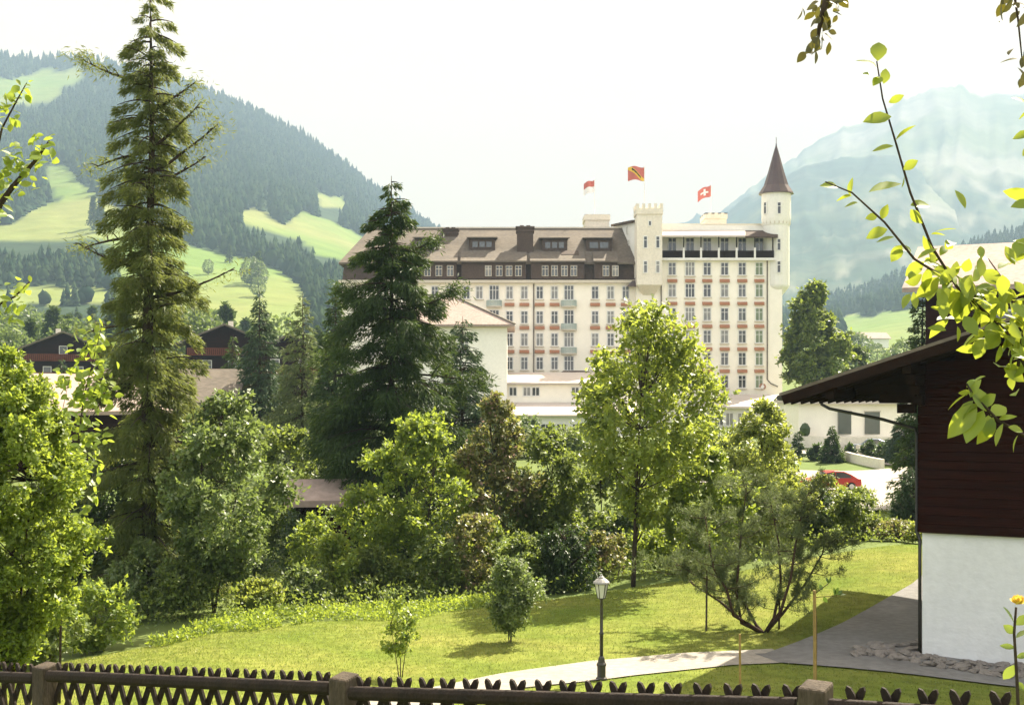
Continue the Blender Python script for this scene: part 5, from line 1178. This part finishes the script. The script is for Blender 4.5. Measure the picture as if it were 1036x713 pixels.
# ------------------------------------------------------------------ cars by the drive
def car(label, px, d, yaw, paint):
    x = PX(px, d); t = thing('parked_car', label, 'car', (x, d, gz(x, d)+.16), yaw)
    pr = [(-2.1, .35), (-2.12, .62), (-2.0, .82), (-1.55, .88), (-1.0, .92), (-.55, 1.36), (.0, 1.44), (.7, 1.42), (1.25, 1.2), (1.75, .92), (2.05, .86), (2.1, .5), (2.05, .3), (-2.0, .3)]
    MB().prism([(a_, -.8, b_) for a_, b_ in pr], (0, 1.6, 0)).build('body', paint, t, bevel=.06)
    for s_ in (-1, 1):
        MB().prism([(-.88, s_*.81, .93), (-.5, s_*.81, 1.3), (.05, s_*.81, 1.36), (.05, s_*.81, .93)], (0, -s_*.02, 0)).build('window', M['glass'], t)
        MB().prism([(.12, s_*.81, .93), (.12, s_*.81, 1.36), (.68, s_*.81, 1.34), (1.2, s_*.81, 1.12), (1.3, s_*.81, .93)], (0, -s_*.02, 0)).build('window', M['glass'], t)
        for xx in (-1.3, 1.3):
            m = MB(); m.tube([(xx, s_*.66, .31), (xx, s_*.84, .31)], .31, 16); wl = m.build('wheel', M['rubber'], t); m = MB(); m.tube([(xx, s_*.80, .31), (xx, s_*.85, .31)], .19, 12); m.build('rim', M['whitep'], wl)
        MB().box(-2.14, -2.05, s_*.62-.14, s_*.62+.14, .60, .74).build('headlight', M['lampglass'], t)
    MB().hexa([(-1.02, -.66, .94), (-1.02, .66, .94), (-.98, .66, .96), (-.98, -.66, .96)], [(-.6, -.62, 1.33), (-.6, .62, 1.33), (-.57, .62, 1.36), (-.57, -.62, 1.36)]).build('windscreen', M['glass'], t)
    return t
car('red car parked on the drive beyond the golden shrub', 840, 94, R(8), M['carred'])
car('grey-blue car standing by the shrubs below the curved building', 882, 133, R(-15), M['carblue'])

# ------------------------------------------------------------------ near branches
def leaf_shape(V, Fc, p, u, nrm, L, W, curl=.15):
    u = np.array(u, float); u /= np.linalg.norm(u); s = np.cross(u, nrm); s /= np.linalg.norm(s)+1e-9; n_ = np.cross(s, u); b = len(V)
    for t_, ww in ((0, .02), (.14, .5), (.34, .94), (.55, 1.0), (.76, .72), (.9, .34), (1, .02)):
        for k_, q_ in ((-1, 1), (0, 0), (1, 1)): V.append(np.array(p)+u*L*t_+s*k_*ww*W/2+n_*(q_*.12*W*ww-curl*L*t_*t_))
    for i in range(6):
        for k_ in (0, 1): Fc.append((b+i*3+k_, b+i*3+k_+1, b+i*3+k_+4, b+i*3+k_+3))
def branch_thing(name, label, cat, base, stems, leaves, lm, seed, sm='bark', blen=.07):
    """stems: list of (points world, r0, r1); leaves: list of (pos, dir, size)"""
    r = np.random.default_rng(seed); t = thing(name, label, cat, base); w = MB()
    for pts, r0, r1 in stems: w.tube([tuple(map(float, p)) for p in pts], list(np.linspace(r0, r1, len(pts))), 6)
    w.build('stem', M[sm], t, base, smooth=True); V = []; Fc = []
    for p, u, L in leaves:
        nrm = r.normal(0, .5, 3)+np.array([.1, -.55, .75]); leaf_shape(V, Fc, p, u, nrm, L*r.uniform(.85, 1.15), L*r.uniform(.46, .66), r.uniform(0, .3))
    np_mesh('leaves', np.array(V), np.array(Fc), M[lm], t, base, smooth=True); return t
def PP(px, py, d): return np.array(P(px, py, d))
rb = np.random.default_rng(12)
d1 = 3.0
main = [PP(1250, 760, 3.0), PP(1150, 560, 3.0), PP(1070, 430, 3.0), PP(1018, 335, 3.0), PP(968, 290, 3.0), PP(943, 250, 3.0), PP(921, 195, 3.0), PP(905, 140, 3.02), PP(893, 100, 3.05), PP(887, 62, 3.05)]
side1 = [PP(962, 285, 3.0), PP(925, 262, 2.95), PP(895, 225, 2.9), PP(862, 195, 2.9), PP(835, 184, 2.9)]
side2 = [PP(1030, 370, 3.0), PP(1036, 330, 3.05), PP(1020, 290, 3.1), PP(1000, 262, 3.15)]
side3 = [PP(1110, 500, 3.0), PP(1060, 455, 2.9), PP(1010, 425, 2.85), PP(985, 400, 2.85), PP(978, 388, 2.85)]
LV = []
def lf(px, py, px2, py2, d=3.0, dd=None):
    a = PP(px, py, d); b_ = PP(px2, py2, d+(rb.uniform(-.03, .03) if dd is None else dd)); LV.append((a, b_-a, np.linalg.norm(b_-a)*.88))
for q in ((902, 118, 868, 122), (904, 148, 882, 152), (906, 142, 925, 124), (914, 172, 932, 160), (915, 178, 912, 190), (912, 186, 874, 192), (921, 208, 944, 204), (921, 212, 934, 228), (887, 70, 868, 55), (888, 62, 890, 35), (890, 80, 873, 70), (894, 85, 898, 64), (892, 78, 884, 84), (899, 104, 915, 96),
          (860, 198, 861, 176), (862, 198, 842, 204), (848, 190, 826, 183), (868, 205, 852, 210), (888, 218, 872, 222), (892, 222, 898, 205), (898, 232, 872, 240), (905, 240, 880, 246), (912, 248, 900, 268), (922, 256, 905, 244), (928, 262, 946, 248), (935, 265, 912, 282), (940, 270, 935, 295), (950, 280, 925, 305), (955, 282, 975, 262), (960, 288, 950, 315), (968, 292, 965, 330), (972, 295, 985, 275), (975, 298, 968, 335), (985, 305, 1005, 290), (990, 310, 985, 340), (1000, 318, 1018, 300), (1005, 325, 1000, 352), (1012, 332, 1034, 322), (1018, 340, 1012, 365), (1022, 345, 1038, 358), (1030, 300, 1012, 305), (1026, 285, 1040, 300), (1018, 288, 1002, 282), (1010, 272, 1022, 262), (1000, 264, 986, 256), (1036, 330, 1016, 312), (1034, 350, 1050, 335), (955, 276, 940, 262), (945, 258, 930, 240), (965, 282, 968, 262), (980, 300, 994, 322), (978, 292, 1002, 302), (1000, 320, 980, 312), (1040, 372, 1012, 380)):
    lf(*q)
for _ in range(185):
    t_ = rb.random(); ax_ = PP(950+110*t_, 268+95*t_, 3.0+rb.normal(0, .06)); a = ax_+np.array([rb.normal(0, .045), 0, rb.normal(0, .05)]); LV.append((a, np.array([rb.normal(0, .8), rb.normal(0, .5), -.45+rb.normal(0, .5)]), rb.uniform(.034, .06)))
for q in ((978, 392, 986, 382), (980, 398, 955, 412), (982, 402, 990, 380), (985, 405, 965, 432), (988, 408, 958, 445), (990, 410, 1012, 398), (995, 415, 975, 452), (998, 416, 984, 385), (1002, 420, 1022, 408), (1005, 422, 992, 452), (1010, 425, 1032, 418), (1015, 428, 1005, 458), (1020, 432, 1040, 436), (1030, 440, 1022, 456), (990, 410, 962, 418), (1000, 420, 1000, 448), (982, 396, 968, 398)):
    lf(*q, d=2.85)
bx_ = 1.95; br_base = (bx_, 2.9, gz(bx_, 2.9))
main = [np.array((bx_, 2.9, br_base[2]-.2)), PP(1300, 900, 2.95)]+main
branch_thing('young_apple_tree', 'sunlit yellow-green leafy branch arching up before the hazy mountain', 'tree', br_base, [(main, .006, .0016), (side1, .0035, .0015), (side2, .004, .0015), (side3, .005, .002)], LV, 'l_fg', 5)
# leaves hanging from a tree overhead, their shadow side painted as dark colour
LV = []
def cluster(px, py, rx_, ry_, n, d, L0, down=.6):
    for _ in range(n):
        a = PP(px+rb.normal(0, rx_), py+rb.normal(0, ry_), d+rb.normal(0, .06)); u = np.array([rb.normal(0, .6), rb.normal(0, .5), -down+rb.normal(0, .4)]); LV.append((a, u, L0*rb.uniform(.7, 1.2)))
tb = (6.2, 5.6, gz(6.2, 5.6)); tw1 = [np.array((tb[0], tb[1], tb[2]-.2)), np.array((6.15, 5.6, CZ+.5)), np.array((5.9, 5.5, CZ+1.9)), np.array((5.2, 5.2, CZ+2.7)), np.array((4.2, 4.9, CZ+3.1)), np.array((3.0, 4.6, CZ+3.15)), np.array((2.0, 4.3, CZ+2.9)), np.array((1.4, 4.1, CZ+2.4)), PP(880, -190, 4.0), PP(850, -70, 4.0), PP(836, 0, 4.0), PP(829, 28, 4.0), PP(826, 52, 4.0)]
tw2 = [np.array((2.0, 4.3, CZ+2.9)), np.array((1.75, 4.1, CZ+2.2)), PP(1018, -80, 4.0), PP(1024, -20, 4.0), PP(1030, 20, 4.0), PP(1034, 60, 4.0)]
tw3 = [PP(846, -35, 4.0), PP(848, -8, 4.0), PP(846, 8, 4.0)]
cluster(831, 22, 7, 14, 26, 4.0, .042); cluster(823, 48, 5, 5, 7, 4.0, .045); cluster(846, 3, 5, 6, 10, 4.0, .045); cluster(822, 8, 5, 5, 6, 4.0, .035); cluster(1026, 8, 7, 12, 12, 4.0, .05); cluster(1034, 60, 5, 12, 7, 4.0, .05); cluster(850, -110, 22, 40, 60, 4.0, .05); cluster(1010, -130, 26, 45, 60, 4.05, .05); cluster(940, -330, 70, 60, 160, 4.2, .055); cluster(1200, -440, 120, 70, 200, 4.6, .06)
branch_thing('apple_tree', 'dark bronze leaves hanging on a thin twig from overhead', 'tree', tb, [(tw1, .055, .0025), (tw2, .008, .002), (tw3, .006, .002)], LV, 'l_fg_shade', 6)
LV = []
for q in ((1042, 108, 1024, 92), (1042, 112, 1028, 122), (1044, 135, 1022, 138), (1044, 150, 1032, 160), (1046, 196, 1014, 196), (1046, 205, 1022, 208), (1044, 240, 1020, 262), (1048, 250, 1020, 238), (1046, 258, 1010, 268)): lf(*q, d=3.2)
tb2 = (2.3, 3.4, gz(2.3, 3.4))
branch_thing('apple_sapling', 'few bright leaves reaching in at the picture edge beside the pink roof', 'sapling', tb2, [([np.array((2.3, 3.4, tb2[2]-.2)), PP(1180, 500, 3.3), PP(1090, 320, 3.2), PP(1056, 230, 3.2), PP(1048, 150, 3.2), PP(1044, 100, 3.2)], .014, .003)], LV, 'l_fg', 7)
# leafy twigs reaching up beside the corner tree
LV = []; dl = 9.0
tw = [[(-.45*dl-.6, dl, gz(-.45*dl-.6, dl)-.2), PP(-95, 520, dl), PP(-60, 330, dl), PP(-20, 235, dl), PP(12, 190, dl), PP(38, 160, dl), PP(50, 142, dl)], [PP(-20, 235, dl), PP(-8, 175, dl), PP(2, 130, dl), PP(18, 100, dl), PP(27, 84, dl)], [PP(-40, 280, dl), PP(-10, 235, dl), PP(4, 205, dl)], [PP(-60, 330, dl), PP(-20, 318, dl), PP(15, 300, dl), PP(30, 285, dl)]]
cluster(14, 168, 16, 12, 78, dl, 0.081, .1); cluster(40, 150, 8, 9, 27, dl, 0.081, .1); cluster(6, 110, 8, 10, 27, dl, 0.081, .1); cluster(22, 92, 6, 6, 13, dl, 0.068, .1); cluster(2, 205, 7, 14, 30, dl, 0.081, .1); cluster(22, 290, 8, 6, 13, dl, 0.074, .1); cluster(5, 310, 12, 10, 27, dl, 0.081, .1)
lb = tuple(map(float, tw[0][0])); branch_thing('hazel_tree', 'loose leafy twigs in front of the wooded mountain', 'tree', lb, [(tw[0], .05, .005), (tw[1], .012, .004), (tw[2], .012, .004), (tw[3], .012, .004)], LV, 'l_near', 8)
# leafy sprays between the corner tree and the tall conifer
LV = []; dl = 27.5
tw = [[(PX(60, dl), dl, gz(PX(60, dl), dl)-.2), PP(62, 600, dl), PP(75, 480, dl), PP(85, 400, dl), PP(98, 350, dl), PP(104, 325, dl)], [PP(75, 480, dl), PP(62, 420, dl), PP(72, 375, dl)], [PP(78, 450, dl), PP(100, 410, dl), PP(112, 385, dl)]]
cluster(94, 365, 12, 16, 70, dl, .22, .1); cluster(74, 400, 12, 18, 80, dl, .22, .1); cluster(84, 440, 14, 16, 90, dl, .22, .1); cluster(101, 335, 5, 6, 12, dl, .2, .1); cluster(68, 500, 16, 30, 140, dl, .22, .1); cluster(104, 395, 8, 8, 30, dl, .22, .1)
lb = tuple(map(float, tw[0][0])); branch_thing('young_lime_tree', 'slim young tree with large pale leaves before the barn roof', 'tree', lb, [(tw[0], .03, .006), (tw[1], .012, .004), (tw[2], .012, .004)], LV, 'l_near', 9)
# rose by the fence
LV = []; dr = 5.6
rbx = (PX(1030, dr), dr, gz(PX(1030, dr), dr)); rst = [np.array(rbx), PP(1032, 760, dr), PP(1029, 690, dr), PP(1026, 640, dr), PP(1028, 614, dr)]
for q in ((1027, 640, 1012, 630), (1028, 645, 1040, 636), (1027, 655, 1012, 652), (1028, 665, 1042, 660), (1027, 672, 1014, 690), (1028, 690, 1040, 700), (1026, 630, 1015, 612), (1028, 632, 1042, 620)): lf(*q, d=dr)
t = branch_thing('rose_bush', 'rose with one yellow bloom standing at the chalet side of the fence', 'rose', rbx, [(rst, .009, .005)], LV, 'l_mid', 10)
V = []; Fc = []; c = PP(1030, 611, dr)
for k in range(14):
    a = k*2.4; e = .2+.08*k/14*8; u = np.array([math.cos(a)*(1-k/20), math.sin(a)*(1-k/20), .25+k*.06]); leaf_shape(V, Fc, c, u, (rb.normal()*.2, -.2, 1), .042, .04, -.25)
np_mesh('flower', np.array(V), np.array(Fc), M['rose'], t, rbx, smooth=True)
# sprigs tied to the tall stake
LV = []; ds = 9.2
for q in ((838, 590, 836, 582), (838, 590, 842, 583), (846, 602, 848, 592), (848, 602, 852, 596), (844, 602, 844, 593), (832, 597, 829, 590), (825, 603, 820, 597), (834, 603, 836, 610), (850, 602, 857, 600)): lf(*q, d=ds)
sbx = (PX(826, ds), ds+.05, gz(PX(826, ds), ds)); branch_thing('staked_sapling', 'thin sapling tied to the tall yellow stake, few dark leaves', 'sapling', sbx, [([np.array(sbx), PP(826, 640, ds), PP(825, 600, ds), PP(838, 590, ds)], .006, .003), ([PP(825, 604, ds), PP(848, 602, ds)], .003, .002)], LV, 'l_dark', 13)
